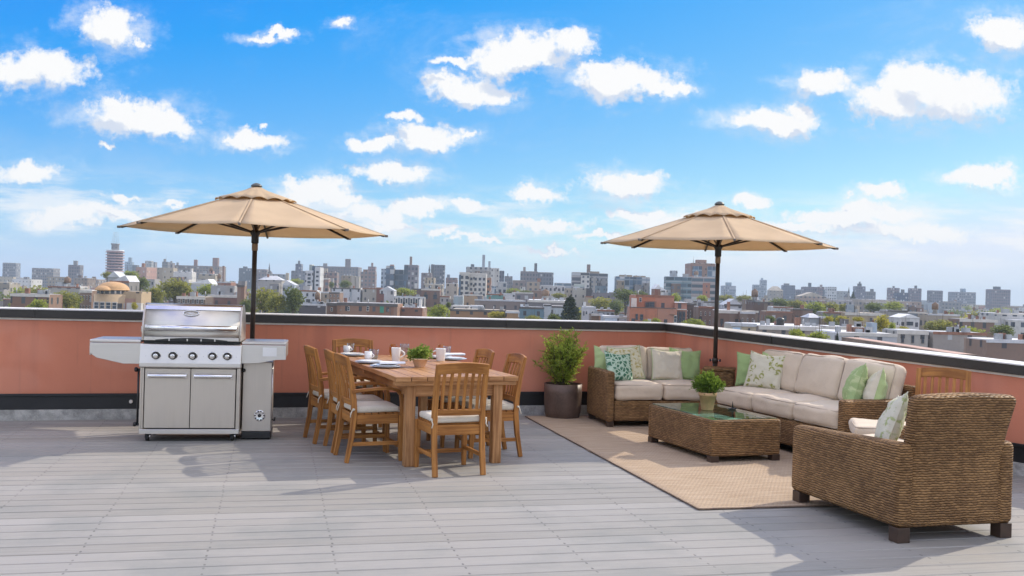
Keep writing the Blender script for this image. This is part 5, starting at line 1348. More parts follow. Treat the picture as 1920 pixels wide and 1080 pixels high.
B(808, 814, 496, 820, (.11, .13, .18), 'slim dark fin beside the jagged dark tower', 'plain', 'dark', dep=10)
B(814.5, 834, 497, 815, (.17, .18, .22), 'dark tower with a jagged right edge near the steeple', 'dense', 'dark', ext=[('front', .93, .14, -3, 1.2, LGR, 'balcony', 'balcony_stack')])
B(838, 843, 515, 1000, DBL, 'tiny dark tower alone on the skyline left of the cream apartments', 'plain')
B(836, 858, 521, 760, (.26, .17, .16), 'reddish low blocks left of the cream apartments', 'grid', 'tan')
B(796, 815, 521, 560, (.55, .46, .33), 'sunny beige block with two dark arches', 'plain', 'tan', wins=(3, 1, .3, 2.0, 1.4, 3, 'd'))
B(795, 830, 533, 470, (.56, .50, .40), 'cream terrace of low houses behind the brown brick block', 'grid', 'white', name='row_house')
B(836, 858, 532, 450, (.62, .54, .46), 'pale pink-white low block at the foot of the cream apartments', 'plain', 'white')
B(773, 792, 542, 380, (.20, .13, .115), 'dark brown flat-topped block right of the green tree clump', 'plain', 'dark')
B(790, 825, 543, 330, (.26, .155, .12), 'brown brick block with dark arched openings in the middle distance', 'plain', 'tan', wins=(2, 1, .45, 1.6, 1.6, 3, 'd'), name='brick_building')
B(739, 795, 557, 320, (.24, .25, .28), 'row of grey mansard houses with white dormers', 'plain', 'grey', ext=[('dorm', 6)], name='row_house', cat='house')
B(712, 739, 545, 330, (.62, .62, .63), 'white gabled house left of the grey mansard row', 'plain', 'white', ext=[('gable', 'silver', 1.4), ('front', .15, .3, -1, .3, (.27, .12, .10), 'plain')], name='house', cat='house')
B(706, 714, 540, 360, (.25, .11, .09), 'narrow dark red house front beside the white gabled house', 'plain', 'dark', dep=8, name='house', cat='house')
B(745, 792, 578, 245, (.33, .17, .11), 'low brick wall of a roof garden right of the brown brick building', 'plain', 'white', name='brick_building', dep=14, ext=[('unit', .3, 1, .7), ('box', .85, .1, 2.2, WHT, 'plain', 'white_hatch'), ('unit', .6, .8, .8)])
B(825, 843, 556, 330, (.50, .47, .46), 'pale house with a half-blank side wall right of the brown brick block', 'plain', 'grey', name='house', cat='house', wins=(2, 2, .3, .9, .8, 1.8, 'd'))
B(862, 880, 511, 430, (.60, .58, .52), 'cream apartment tower, taller left block with balconied dark windows', 'plain', 'tan', wins=(2, 4, .6, 1.4, 1.4, 2.35, 'd'), trim='w', dep=12, ext=[('front', .04, .2, -1, .3, (.16, .19, .21), 'glass', 'dark_bay')])
B(880.2, 912, 512.5, 432, (.62, .59, .54), 'cream apartment tower, wide right block with rows of grey windows', 'plain', 'tan', wins=(4, 4, .55, 1.2, 1.9, 2.3, 'd'), trim='w', dep=12)
B(874, 920, 501, 620, (.45, .45, .45), 'large grey block behind the cream apartments with a tall square stack', 'grid', 'silver', ext=[('box', .70, .11, 8, (.40, .44, .50)), ('box', .94, .09, 4, PB), ('box', .25, .14, 1.8, DBL)])
B(920, 936, 503, 600, (.60, .58, .55), 'blank white slab at the right of the grey block behind the cream apartments', 'plain', 'white', ext=[('front', .45, .5, -11, .3, PB, 'glass', 'glass_base')])
B(936.4, 945.5, 508, 640, (.19, .20, .25), 'dark narrow block right of the blank white slab', 'dense')
B(911, 921, 521, 450, (.48, .26, .17), 'orange brick wing joining the cream apartments to the white slab', 'brick', 'tan', wins=(1, 3, .4, 1.2, 1, 2.4, 'd'), dep=9)
B(933, 951, 529, 470, (.50, .52, .52), 'pale balconied low block right of the white slab', 'dense', 'white')
B(946, 961, 518, 850, (.21, .20, .22), 'small dark square block with a roof hut on the centre skyline', 'dense', ext=[('box', .4, .12, 2.4, DBL)])
B(867, 905, 553, 345, (.52, .36, .22), 'tan curved-front hall at the foot of the cream apartments', 'plain', 'tan', name='hall')
B(851, 868, 555, 330, (.46, .56, .60), 'pale blue corner shop with a flat white roof', 'plain', 'white', name='shop', cat='shop')
B(912, 946, 552, 380, TEAL, 'long teal shed right of the tan curved-front hall', 'plain', 'silver', name='shed')
B(944, 966, 551, 370, (.66, .67, .68), 'white box house right of the teal shed', 'plain', 'white', name='house', cat='house')
B(890, 985, 563, 310, (.30, .24, .22), 'long mauve-roofed block below the teal shed', 'plain', 'grey', name='warehouse', ext=[('unit', .2, 1, .8), ('box', .1, .1, 1.2, (.2, .2, .22))])
B(846, 880, 574, 270, (.56, .56, .58), 'white-roofed garage left of the orange brick wall', 'plain', 'white', wins=(5, 1, .3, .7, .6, 2, 'd'), name='garage')
B(880, 906, 574, 285, (.60, .60, .60), 'white stepped house behind the orange brick wall', 'plain', 'white', wins=(3, 1, .25, .9, .8, 2, 'd'), name='house', cat='house')
B(844, 950, 582, 236, ORG, 'long orange-brown brick wall just above the parapet in the centre', 'plain', 'tan', name='brick_building', dep=10)
B(976, 1009, 509, 720, (.24, .22, .23), 'grey housing slab on the centre skyline, left half with two roof huts', 'dense', 'tan', ext=[('box', .22, .14, 3.2, MAU), ('box', .86, .16, 6.2, DBL)])
B(1009.4, 1038, 511, 722, (.20, .21, .24), 'grey housing slab on the centre skyline, right half', 'dense', 'tan')
B(961, 986, 526, 640, (.27, .22, .21), 'low brown block left of the grey housing slab', 'grid', 'tan')
B(988, 1012, 529, 600, (.46, .36, .27), 'tan brick block in front of the grey housing slab', 'grid', 'tan', ext=[('chim', .95, 2.2, 2.4)])
B(1013, 1060, 536, 470, (.52, .52, .52), 'long light grey school with dark windows below the grey housing slab', 'plain', 'white', wins=(6, 1, .45, 1.3, 1.1, 2, 'd'), name='school')
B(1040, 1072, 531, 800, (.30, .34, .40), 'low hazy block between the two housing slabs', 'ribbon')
B(1073, 1105, 511, 660, (.29, .27, .28), 'wide balconied slab near the centre, left half', 'balcony', 'tan', ext=[('box', .97, .2, 5.6, (.30, .22, .2))])
B(1105.4, 1140, 513, 662, (.26, .26, .29), 'wide balconied slab near the centre, right half', 'balcony', 'tan', ext=[('box', .3, .5, 1.4, TAN)])
B(1060, 1075, 541, 440, (.50, .44, .36), 'small tan flat house left of the beige stepped block', 'plain', 'tan', name='house', cat='house', wins=(2, 1, .3, 1, .8, 2, 'd'))
B(1075, 1099, 540, 430, (.50, .47, .40), 'beige stepped block with a glazed upper floor', 'plain', 'white', ext=[('box', .5, .8, 1.8, (.46, .52, .48), 'ribbon')])
B(1099, 1111, 541, 440, (.06, .06, .075), 'black drum-shaped tank building beside the beige stepped block', 'plain', 'dark', dep=5, name='tank_building')
B(1118, 1137, 536, 540, (.13, .22, .29), 'dark blue block in front of the balconied slab', 'plain', 'dark')
B(1098, 1112, 556, 360, (.46, .38, .28), 'tan low house right of the conifer tip', 'plain', 'tan', name='house', cat='house')
B(1112, 1157, 550, 420, (.24, .22, .24), 'long dark roofed works left of the dark tree belt', 'plain', 'dark', name='works')
B(998, 1026, 545, 420, (.30, .19, .15), 'brown brick terrace under the light grey school', 'brick', 'grey', name='row_house', cat='house')
B(960, 1000, 549, 400, (.27, .24, .25), 'purple-grey roofed terrace right of the white box house', 'grid', 'grey', name='row_house', cat='house')
B(990, 1066, 564, 300, (.20, .19, .21), 'long low building with a cluttered bright white roof left of the conifer', 'plain', 'white', dep=22, name='warehouse', trim='w', ext=[('unit', .6, 1.4, .8), ('unit', .72, 1, .6), ('unit', .85, 1.3, .9), ('box', .5, .05, .7, WHT)])
B(974, 1020, 577, 240, (.17, .29, .36), 'blue painted box building above the parapet in the centre', 'plain', 'silver', name='workshop', ext=[('unit', .3, 1.0, .6), ('box', .1, .12, .7, (.6, .66, .7))])
B(1020, 1034, 572, 260, (.52, .56, .58), 'pale ribbed house front between the blue box and the conifer', 'grid', 'white', name='house', cat='house')
B(1034, 1058, 575, 262, (.54, .60, .62), 'pale blue panelled shed behind the conifer', 'plain', 'white', name='shed')
B(948, 974, 585, 225, (.46, .28, .14), 'orange brick yard wall left of the blue box building', 'plain', 'tan', name='brick_building', dep=8)
B(1094, 1117, 576, 255, (.62, .63, .66), 'white house with arched windows right of the conifer', 'plain', 'white', wins=(2, 1, .32, .9, 1.0, 2, 'a'), name='house', cat='house', ext=[('box', .14, .2, 1.3, WHT)])
B(1109, 1124, 590, 215, (.26, .17, .12), 'brown house wall just above the parapet right of the conifer', 'plain', 'dark', name='house', cat='house', dep=7)
B(1124, 1132, 590, 214, (.50, .22, .09), 'narrow orange wall beside the brown house wall', 'plain', 'dark', name='house', cat='house', dep=7)
B(1120, 1152, 582, 245, (.40, .44, .48), 'blue-grey house with small windows under the dark trees', 'plain', 'silver', wins=(4, 1, .28, .8, .6, 2, 'd'), name='house', cat='house', ext=[('unit', .3, .7, .6), ('unit', .7, .7, .6)])
B(1132, 1160, 594, 205, (.55, .64, .76), 'pale sky-blue wall just above the parapet left of the salmon building', 'plain', 'white', name='garage', dep=7)
B(1160, 1181, 595, 206, (.66, .66, .70), 'pale lilac wall touching the salmon building', 'plain', 'white', name='garage', dep=7, ext=[('unit', .3, .8, .5)])
B(1155, 1188, 519, 520, (.30, .36, .42), 'glassy blue office with a curved roofline, left half', 'glass', 'tan', ext=[('box', .6, .7, 1.0, TAN)])
B(1188.3, 1219, 520, 522, (.27, .33, .40), 'glassy blue office with a curved roofline, right half', 'glass', 'tan', ext=[('box', .4, .7, .8, TAN)])
B(1228, 1240, 542, 320, (.34, .13, .08), 'red-brick gable peeping over the salmon building', 'plain', 'white', ext=[('gable', 'white', 1.6)], dep=8, name='house', cat='house')
B(1240, 1252, 546, 318, WHT, 'white lean-to roof right of the red-brick gable', 'plain', 'white', ext=[('shed', 'white', 1.2, -.9)], dep=8, name='house', cat='house')
def salmon():
    D = 200.0
    B(1193, 1264, 555, D+5, (.56, .22, .125), 'salmon stucco building with a balcony notch and stepped flat roofs', 'plain', 'tan', name='stucco_building', dep=12)
    r = [o for o in bpy.data.objects if o.get('label', '').startswith('salmon stucco')][0]
    s = (D+5)/F; cx = 1228.5
    def X(px): return (px-cx)*s
    def Z(py, px=1228): return pd(px, py, D+5).z-GZ
    boxpart('lower_block', r, X(1177), X(1264), -4.2, -.01, 0, Z(576.5), FAC['plain'], (.56, .22, .125))
    boxpart('parapet_ledge', r, X(1176), X(1262), -4.3, -4.21, Z(577.2), Z(576.0), TRIMD)
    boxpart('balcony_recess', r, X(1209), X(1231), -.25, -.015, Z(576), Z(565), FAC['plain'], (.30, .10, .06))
    w = obj('balcony_door', WIN_D, r, (X(1222), -.3, Z(576)), (0, 0, 0), (1.15, .16, Z(566)-Z(576)))
    obj('window', WIN_W, r, (X(1201), -.06, Z(567)), (0, 0, 0), (.55, .16, .9))
    boxpart('corner_pillar', r, X(1184), X(1192.5), -1.5, -.02, Z(577), Z(560), TRIMW)
    for px, y0, y1, ww, k in ((1199, 589, 601, .62, WIN_D), (1190, 588.5, 600, .45, WIN_D), (1261, 589, 603, .6, WIN_W)):
        obj('window', k, r, (X(px), -4.26, Z(y1)), (0, 0, 0), (ww, .16, Z(y0)-Z(y1)))
    boxpart('awning', r, X(1250), X(1259), -4.5, -4.23, Z(588.6), Z(588.0), TRIMD)
    q = boxpart('annex', r, X(1264.3), X(1287), -1.0, 6, 0, Z(566.5), FAC['plain'], (.50, .20, .13))
    boxpart('annex_roof', r, X(1264.3), X(1287.6), -1.3, 6, Z(566.4), Z(565.2), ROOFC['white'])
    boxpart('annex_ledge', r, X(1264.3), X(1286), -1.25, -1.01, Z(579.5), Z(578), TRIMW)
    for px in (1268.5, 1275, 1281.5): obj('tall_window', WIN_D, r, (X(px), -1.06, Z(605)), (0, 0, 0), (.62, .16, Z(582)-Z(605)))
salmon()
B(1249, 1280, 519, 505, (.24, .34, .38), 'blue-green glass office with ribbon windows, left wing with a rooftop plant room', 'ribbon', 'silver', ext=[('box', .5, .42, 3.2, PB)])
B(1280.3, 1297, 520, 507, (.22, .32, .36), 'blue-green glass office with ribbon windows, right wing', 'ribbon', 'silver', ext=[('box', .4, .6, 1.8, LGR)])
B(1295, 1341.5, 494, 560, (.36, .20, .15), 'tall brown office tower behind the right parasol pole', 'plain', 'tan', dep=18, ext=[('box', .5, .4, 2.2, (.34, .19, .15)), ('mast', .18, 4), ('front', .27, .38, -1.6, .3, (.30, .38, .46), 'glass', 'glass_bay'), ('front', .84, .32, -1.6, .3, (.30, .38, .46), 'glass', 'glass_bay')])
B(1297, 1342, 520, 530, (.42, .35, .33), 'wider lower half of the brown office tower with strip windows', 'ribbon', 'white', dep=14, ext=[('front', .62, .3, -3, .3, (.48, .20, .12), 'plain', 'red_panel')])
B(1286, 1310, 570, 240, (.13, .085, .07), 'dark brick house with tall white windows right of the salmon building', 'plain', 'silver', wins=(4, 1, .3, 1.9, 1.6, 3, 'w'), name='brick_house', cat='house', ext=[('box', .3, .5, 1.2, LGR)])
B(1310, 1344, 576, 232, (.22, .14, .11), 'brown terrace with an arched window behind the yellow-green bush', 'plain', 'white', wins=(4, 2, .3, 1.0, 1.0, 2.0, 'a'), name='row_house', cat='house', ext=[('unit', .4, 1, .8), ('box', .2, .3, 1.4, LGR)])
B(1300, 1342, 566, 300, (.46, .46, .46), 'grey low-roofed block beneath the brown office tower', 'plain', 'silver')
B(1358, 1391, 572, 235, (.54, .57, .62), 'pale blue-grey sloped stair head right of the parasol pole', 'plain', 'silver', ext=[('shed', 'silver', 1.5, .1)], dep=6, name='stair_head')
B(1346, 1390, 583, 218, (.25, .15, .11), 'brown brick block with a pale green band right of the parasol pole', 'plain', 'white', wins=(3, 1, .2, 1.2, 2.2, 3, 'd'), trim='w', name='brick_building', ext=[('chim', .55, .6, 2.0)])
B(1388, 1416, 586, 216, (.20, .13, .10), 'dark brown house with a stepped roof next to the green-banded block', 'plain', 'tan', wins=(3, 2, .25, 1.0, 1.2, 2.0, 'w'), name='brick_house', cat='house')
B(1371, 1391, 608, 150, (.52, .50, .45), 'small shed with a pale blue door near the parapet', 'plain', 'silver', dep=5, name='shed', ext=[('door', .5, 1.15, .5, 2.6, BLUEDOOR)])
B(1391.3, 1418, 609, 150, (.54, .45, .31), 'low tan shed right of the blue door', 'plain', 'silver', dep=5, name='shed', wins=(1, 1, .12, .4, .5, 2, 'd'))
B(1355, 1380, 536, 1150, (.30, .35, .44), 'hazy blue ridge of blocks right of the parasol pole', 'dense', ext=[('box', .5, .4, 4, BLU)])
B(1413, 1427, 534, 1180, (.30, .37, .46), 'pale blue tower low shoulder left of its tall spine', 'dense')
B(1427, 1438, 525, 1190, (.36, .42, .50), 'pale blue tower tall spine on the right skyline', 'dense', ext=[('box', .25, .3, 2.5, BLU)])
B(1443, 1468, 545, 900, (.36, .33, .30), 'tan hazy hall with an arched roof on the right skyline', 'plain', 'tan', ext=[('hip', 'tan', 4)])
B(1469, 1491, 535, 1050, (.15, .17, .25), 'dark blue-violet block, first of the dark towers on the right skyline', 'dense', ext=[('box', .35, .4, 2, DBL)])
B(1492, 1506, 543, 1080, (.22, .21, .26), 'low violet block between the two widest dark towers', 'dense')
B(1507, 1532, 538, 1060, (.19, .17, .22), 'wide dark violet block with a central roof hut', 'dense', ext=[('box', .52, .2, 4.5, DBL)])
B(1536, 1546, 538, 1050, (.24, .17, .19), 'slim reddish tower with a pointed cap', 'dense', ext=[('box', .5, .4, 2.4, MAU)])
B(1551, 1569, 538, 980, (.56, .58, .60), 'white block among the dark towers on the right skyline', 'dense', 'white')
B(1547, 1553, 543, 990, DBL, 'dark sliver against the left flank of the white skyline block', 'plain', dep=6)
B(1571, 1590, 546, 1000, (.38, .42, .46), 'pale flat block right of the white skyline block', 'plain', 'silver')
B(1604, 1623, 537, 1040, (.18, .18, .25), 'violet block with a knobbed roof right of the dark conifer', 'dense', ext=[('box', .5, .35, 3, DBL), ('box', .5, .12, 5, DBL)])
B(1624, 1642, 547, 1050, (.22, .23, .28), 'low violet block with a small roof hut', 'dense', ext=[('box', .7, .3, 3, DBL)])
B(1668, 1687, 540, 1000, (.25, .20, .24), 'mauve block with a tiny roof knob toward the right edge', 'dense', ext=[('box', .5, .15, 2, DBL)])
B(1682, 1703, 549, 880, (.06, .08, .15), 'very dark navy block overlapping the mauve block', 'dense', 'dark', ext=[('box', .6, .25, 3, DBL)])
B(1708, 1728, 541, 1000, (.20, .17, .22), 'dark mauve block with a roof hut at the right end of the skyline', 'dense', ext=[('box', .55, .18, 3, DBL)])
B(1500, 1545, 556, 700, (.42, .31, .25), 'row of tan gabled houses below the dark towers', 'grid', 'tan', ext=[('gable', 'tan', 3)], name='row_house', cat='house')
B(1610, 1680, 562, 640, (.46, .40, .34), 'pale row of low houses below the violet skyline blocks', 'grid', 'white', name='row_house', cat='house')
B(1560, 1600, 563, 600, (.44, .42, .42), 'white and brown shops under the small church', 'grid', 'white', name='shop', cat='shop')
B(1685, 1728, 566, 560, (.47, .36, .30), 'pinkish low block below the navy block at the right', 'plain', 'tan')
B(1415, 1450, 567, 330, (.15, .085, .065), 'dark brown blank block left of the white roof house', 'plain', 'dark', dep=12, ext=[('tank', .18, 1.1, 4.5)], name='brick_building')
B(1400, 1416, 563, 350, (.30, .22, .16), 'narrow brown house with a jutting eave right of the dark red one', 'plain', 'tan', name='house', cat='house')
B(1450, 1487, 576, 300, (.56, .58, .60), 'white-roofed house with a black opening behind the brick terraces', 'plain', 'white', wins=(1, 1, .5, 1.4, .5, 2, 'd'), name='house', cat='house')
B(1437, 1486, 585, 262, (.26, .15, .11), 'long brown brick terrace in the right middle distance', 'brick', 'tan', name='row_house', cat='house')
B(1486.5, 1524, 580, 265, (.22, .13, .095), 'taller dark brick terrace adjoining the long brown one', 'brick', 'grey', name='row_house', cat='house', ext=[('chim', .6, .8, 1.2)])
B(1400, 1422, 584, 240, (.24, .17, .13), 'brown house with a white downpipe near the parasol', 'plain', 'tan', name='house', cat='house', ext=[('front', .45, .06, 0, .15, WHT, 'plain', 'downpipe')])
B(1544, 1588, 586, 280, (.27, .26, .26), 'grey flat-roofed end of the long tan building', 'plain', 'silver', name='warehouse')
B(1585, 1660, 588, 276, (.50, .40, .27), 'long tan building in front of the tree belt', 'plain', 'tan', name='warehouse', trim='w', dep=14, ext=[('box', .25, .16, 2.4, (.36, .42, .46)), ('box', .42, .09, 2.0, CRM)])
B(1665, 1702, 583, 285, (.36, .36, .35), 'grey commercial block right of the long tan building', 'plain', 'silver', name='warehouse')
B(1702, 1735, 586, 290, (.22, .27, .33), 'slate blue roofed block at the right edge', 'plain', 'dark', name='warehouse')
B(1688, 1724, 596, 235, (.66, .66, .66), 'white gabled garage at the right edge', 'plain', 'white', ext=[('gable', 'white', .9)], wins=(1, 1, .35, .9, .9, 2, 'd'), name='garage')
B(1518, 1539, 596, 215, (.48, .52, .55), 'white-fronted shed with a curved grey roof', 'plain', 'silver', ext=[('hip', 'silver', .9)], name='shed', dep=6)
B(1539, 1551, 595, 214, (.20, .14, .11), 'brown stair block left of the yellow trees', 'plain', 'silver', name='stair_head', dep=5)
def whiteroof():
    B(1424, 1550, 613.5, 172, (.36, .30, .25), 'long low building with a broad white roof crowded with vents above the right parapet', 'plain', 'white', name='warehouse', dep=16, trim='w', wins=(7, 1, .3, .9, 1.0, 2, 'd'),
      ext=[('unit', .12, .8, .7), ('unit', .2, .6, 1.1), ('chim', .69, .9, 1.6), ('unit', .8, .9, .6), ('unit', .9, .7, .5)])
    r = [o for o in bpy.data.objects if o.get('label', '').startswith('long low building with a broad')][0]
    H = pd(1487, 613.5, 172).z-GZ; x = (1473-1487)/F*172
    MB().lathe([(.72, 0), (.72, .95), (.62, 1.2), (.3, 1.38), (0, 1.42)], 18, (x, 3.5, H+.165)).build('round_vent', BLACKM, r)
whiteroof()
B(1550, 1626, 614, 185, (.33, .25, .22), 'brown house row with a white flat roof behind the green bushes', 'plain', 'white', name='row_house', cat='house', trim='w', wins=(6, 1, .3, .8, .8, 2, 'd'), ext=[('unit', .2, 1, .8), ('box', .55, .14, 1.5, (.07, .07, .08)), ('unit', .85, 1.2, .9)])
B(1574, 1682, 627, 140, (.58, .60, .62), 'white roof terrace with a tall blue-grey hatch', 'plain', 'white', name='roof_terrace', dep=12, ext=[('box', .73, .11, 1.6, (.40, .48, .56), 'plain', 'roof_hatch'), ('unit', .08, .7, .7), ('unit', .45, .9, .5), ('unit', .6, .6, .4)])
B(1683, 1740, 621, 165, (.50, .49, .46), 'pale shed with a flat grey roof and dark door at the right edge', 'plain', 'silver', name='shed', trim='w', wins=(3, 1, .25, 1.3, .7, 2, 'd'))
B(1640, 1700, 612, 205, (.34, .30, .26), 'tan-roofed house with dark vents behind the yellow tree', 'plain', 'tan', name='house', cat='house', ext=[('unit', .5, 1, .7), ('unit', .7, .8, .6)])
def brownwall():
    a, b = pd(1578, 632, 118), pd(1790, 664, 92); a2, b2 = Vector((a.x, a.y)), Vector((b.x, b.y)); L = (b2-a2).length
    r = thing('boundary_wall', 'long weathered brown wall slanting behind the right parapet', 'wall', (a.x, a.y, GZ), atan2(b.y-a.y, b.x-a.x))
    dp = 2.2
    mb = MB().add([(0, 0, 0), (L, 0, 0), (L, 0, b.z-GZ), (0, 0, a.z-GZ), (0, dp, 0), (L, dp, 0), (L, dp, b.z-GZ), (0, dp, a.z-GZ)], [(0, 1, 2, 3), (5, 4, 7, 6), (3, 2, 6, 7), (4, 0, 3, 7), (1, 5, 6, 2), (1, 0, 4, 5)])
    mb.build('wall', plain('weathered_brown_wall', (.22, .16, .125), .9, 0, .4, .5), r)
    pk = MB().add([(.3, .3, a.z-GZ+.02), (L-.3, .3, b.z-GZ+.02), (L-.3, dp-.3, b.z-GZ+.02), (.3, dp-.3, a.z-GZ+.02)], [(0, 1, 2, 3)]).build('pink_roof', plain('pinkish_roof', (.50, .33, .27), .9, 0, .2, .5), r)
brownwall()
# ---- beyond the photo's own left and right edges
B(150, 172, 545, 260, (.30, .19, .14), 'brick flats at the far left beyond the domed building', 'brick', 'white', trim='w', wins=(4, 2, .35, 1.2, 1.2, 2.6, 'w'))
B(90, 150, 538, 330, (.48, .46, .42), 'pale long block in the far left corner', 'grid', 'white', ext=[('unit', .3, 2, 1.4)])
B(20, 92, 552, 230, (.27, .15, .10), 'dark brick row at the far left end of the view', 'brick', 'grey', trim='w', ext=[('chim', .3, .9, 1.4), ('unit', .7, 1.4, .9)], name='row_house', cat='house')
B(-40, 18, 530, 420, (.40, .36, .30), 'tan slab cut by the left side of the frame', 'grid', 'tan')
B(128, 150, 497, 900, (.24, .22, .25), 'hazy grey tower left of the balcony tower', 'dense', ext=[('box', .5, .3, 4, GRY)])
B(60, 100, 503, 1000, (.28, .26, .28), 'hazy long block on the far left skyline', 'dense')
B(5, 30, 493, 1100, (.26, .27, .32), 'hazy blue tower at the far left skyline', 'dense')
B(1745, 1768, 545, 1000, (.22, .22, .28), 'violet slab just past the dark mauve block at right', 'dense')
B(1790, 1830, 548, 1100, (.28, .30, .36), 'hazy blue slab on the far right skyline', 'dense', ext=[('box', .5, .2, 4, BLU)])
B(1860, 1895, 543, 1000, (.24, .21, .25), 'dark tower at the far right of the skyline', 'dense', ext=[('box', .4, .3, 3, DBL)])
B(1740, 1800, 590, 280, (.46, .40, .32), 'tan block at the far right beyond the slate roof', 'grid', 'tan')
B(1800, 1870, 600, 250, (.27, .17, .12), 'brown brick terrace at the far right', 'brick', 'grey', trim='w', name='row_house', cat='house', ext=[('chim', .4, .9, 1.3)])
B(1865, 1960, 589, 300, (.55, .55, .54), 'white long block cut by the right side of the frame', 'grid', 'white', ext=[('unit', .3, 2, 1.3), ('unit', .5, 1.5, 1)])
B(1750, 1850, 625, 165, (.40, .36, .33), 'low flat house with a silver roof at the far right', 'plain', 'silver', name='house', cat='house', ext=[('unit', .4, 1, .8), ('unit', .7, 1.2, .7)])
B(1850, 1960, 640, 140, (.30, .20, .15), 'brick yard building at the lower far right', 'plain', 'white', name='brick_building', ext=[('unit', .3, 1, .8)])
# ---- low hazy fill between them
rf = random.Random(11)
FCOL = [BRK, DBR, TAN, CRM, WHT, GRY, LGR, PNK, MAU, (.33, .25, .2), (.42, .36, .3), PB, (.30, .2, .16)]
def fill(n, dmin, dmax, zlo, zhi, label, group, name, ws):
    k = 0; tries = 0
    while k < n and tries < 9000:
        tries += 1
        d = dmin*(dmax/dmin)**rf.random(); px = rf.uniform(-60, 1990); zr = rf.uniform(zlo, zhi)
        w = rf.uniform(*ws); dep = rf.uniform(8, 14); x = (px-960)/F*d
        if any(abs(x-f[0]) < f[2]+w*.55 and abs(d+dep/2-f[1]) < f[2]+dep*.6 for f in FOOT): continue
        py = 540+(px-960)*tan(ROLL)-(zr-EYE)*F/d
        pw = w/F*d
        B(px-w*F/d/2, px+w*F/d/2, py, d, rf.choice(FCOL), label, rf.choice(['grid', 'brick', 'plain', 'dense', 'plain']), rf.choice(['white', 'grey', 'tan', 'silver', 'dark', 'grey', 'dark']),
          name=name, dep=dep, yaw=rf.uniform(-.25, .25), group=group, ext=[('unit', rf.uniform(.2, .8), rf.uniform(1, 2.4), rf.uniform(.6, 1.6)), ('box', rf.uniform(.25, .75), rf.uniform(.12, .3), rf.uniform(1.2, 2.8), rf.choice(FCOL))] if d < 900 else ())
        k += 1
fill(150, 290, 720, -9.0, -4.5, 'small flat-roofed house lost among the middle-distance rooftops', 'houses filling the middle distance', 'low_house', (6, 15))
fill(190, 720, 1700, -7.5, .5, 'tiny hazy block in the far carpet of rooftops under the skyline', 'blocks filling the far distance', 'far_block', (9, 24))
# ------------------------------------------------------------------ city trees
def crown_mesh(name, mat, seed, n_cl=64, per=24, size=.20, conic=False):
    rnd = random.Random(seed); mb = MB()
    for k in range(n_cl):
        if conic:
            q = (k+.5)/n_cl; z = -1+2*q**.9; rr = (1-q)**.85*.95+.03; a = rnd.uniform(0, 2*pi); e = rnd.uniform(.35, 1)*rr
            c = Vector((cos(a)*e, sin(a)*e, z)); cr = .20*(1.15-q)
        else:
            d = Vector((rnd.gauss(0, 1), rnd.gauss(0, 1), rnd.gauss(.15, .9))).normalized(); rr = rnd.uniform(.35, .86)
            rr *= 1+.22*noise.noise(d*1.7+Vector((seed, 0, 0))); c = d*rr; c.z *= .95; cr = rnd.uniform(.20, .36)
        for _ in range(per):
            d = Vector((rnd.gauss(0, 1), rnd.gauss(0, 1), rnd.gauss(0, 1))).normalized(); p = c+d*cr*rnd.uniform(.55, 1)
            ax = (d+Vector((rnd.gauss(0, .6), rnd.gauss(0, .6), rnd.gauss(.1 if not conic else -.5, .5)))).normalized()
            leaf(mb, p, ax, size*rnd.uniform(.6, 1.3), rnd, .62)
    return mb.mesh(name, mat)
CROWN = {}
for key, mat in (('olive', LEAF_TREE), ('dark', LEAF_DARK), ('yellow', LEAF_YEL), ('bright', LEAF_BRT)):
    for v in range(2): CROWN[key, v] = crown_mesh(f'{key}_crown_{v}', mat, 10*v+len(key))
CROWN['conifer', 0] = crown_mesh('conifer_crown', LEAF_CON, 77, 110, 20, .20, True)
def trunk_mesh():
    mb = MB().tube([(0, 0, 0), (.02, .01, .45), (0, .02, 1.0)], [.055, .04, .02], 7)
    for k in range(5):
        a = k*1.3; mb.tube([(0, 0, .5+.07*k), (cos(a)*.12, sin(a)*.12, .78+.06*k), (cos(a)*.2, sin(a)*.2, 1.05+.05*k)], [.022, .014, .006], 5)
    return mb.mesh('tree_trunk_mesh', BARK)
TRUNK = trunk_mesh(); tn = [0]
def tree(px, pyt, wpx, hpx, d, kind, label, group=None, name='tree', gz=GZ):
    """crown centred on px, top at pyt, wpx wide and hpx tall in photo pixels"""
    t_, b_ = pd(px, pyt, d), pd(px, pyt+hpx, d); rx = wpx/2/F*d; rz = (t_.z-b_.z)/2; cz = b_.z+rz
    tn[0] += 1
    r = thing(name, label, 'tree' if 'bush' not in name else 'bush', (t_.x, d+rx, gz), tn[0]*1.7, group)
    H = cz-gz
    obj('trunk', TRUNK, r, (0, 0, 0), (0, 0, 0), (rx*1.5, rx*1.5, max(.4, H)))
    obj('crown', CROWN[kind, 0 if kind == 'conifer' else tn[0] % 2], r, (0, 0, H), (0, 0, 0), (rx*.98, rx*.98, rz))
    return r
T = tree
T(256, 519, 36, 30, 300, 'dark', 'dark round tree right of the terracotta dome')
T(283, 537, 42, 34, 255, 'olive', 'olive tree at the left front of the big clump behind the grill')
T(318, 521, 66, 46, 268, 'olive', 'largest olive tree crown, in the middle of the clump behind the grill')
T(342, 528, 30, 36, 275, 'olive', 'olive tree at the right end of the clump behind the grill')
T(385, 532, 42, 24, 290, 'bright', 'bright green round tree above the brown brick building')
T(236, 507, 40, 20, 420, 'bright', 'light green tree below the balcony tower')
T(197, 509, 22, 14, 430, 'olive', 'small olive tree at the foot of the balcony tower')
T(250, 566, 14, 16, 190, 'yellow', 'young yellow-green tree beside the domed building')
T(490, 539, 58, 52, 225, 'olive', 'broad olive tree behind the left parasol pole, left of the pair')
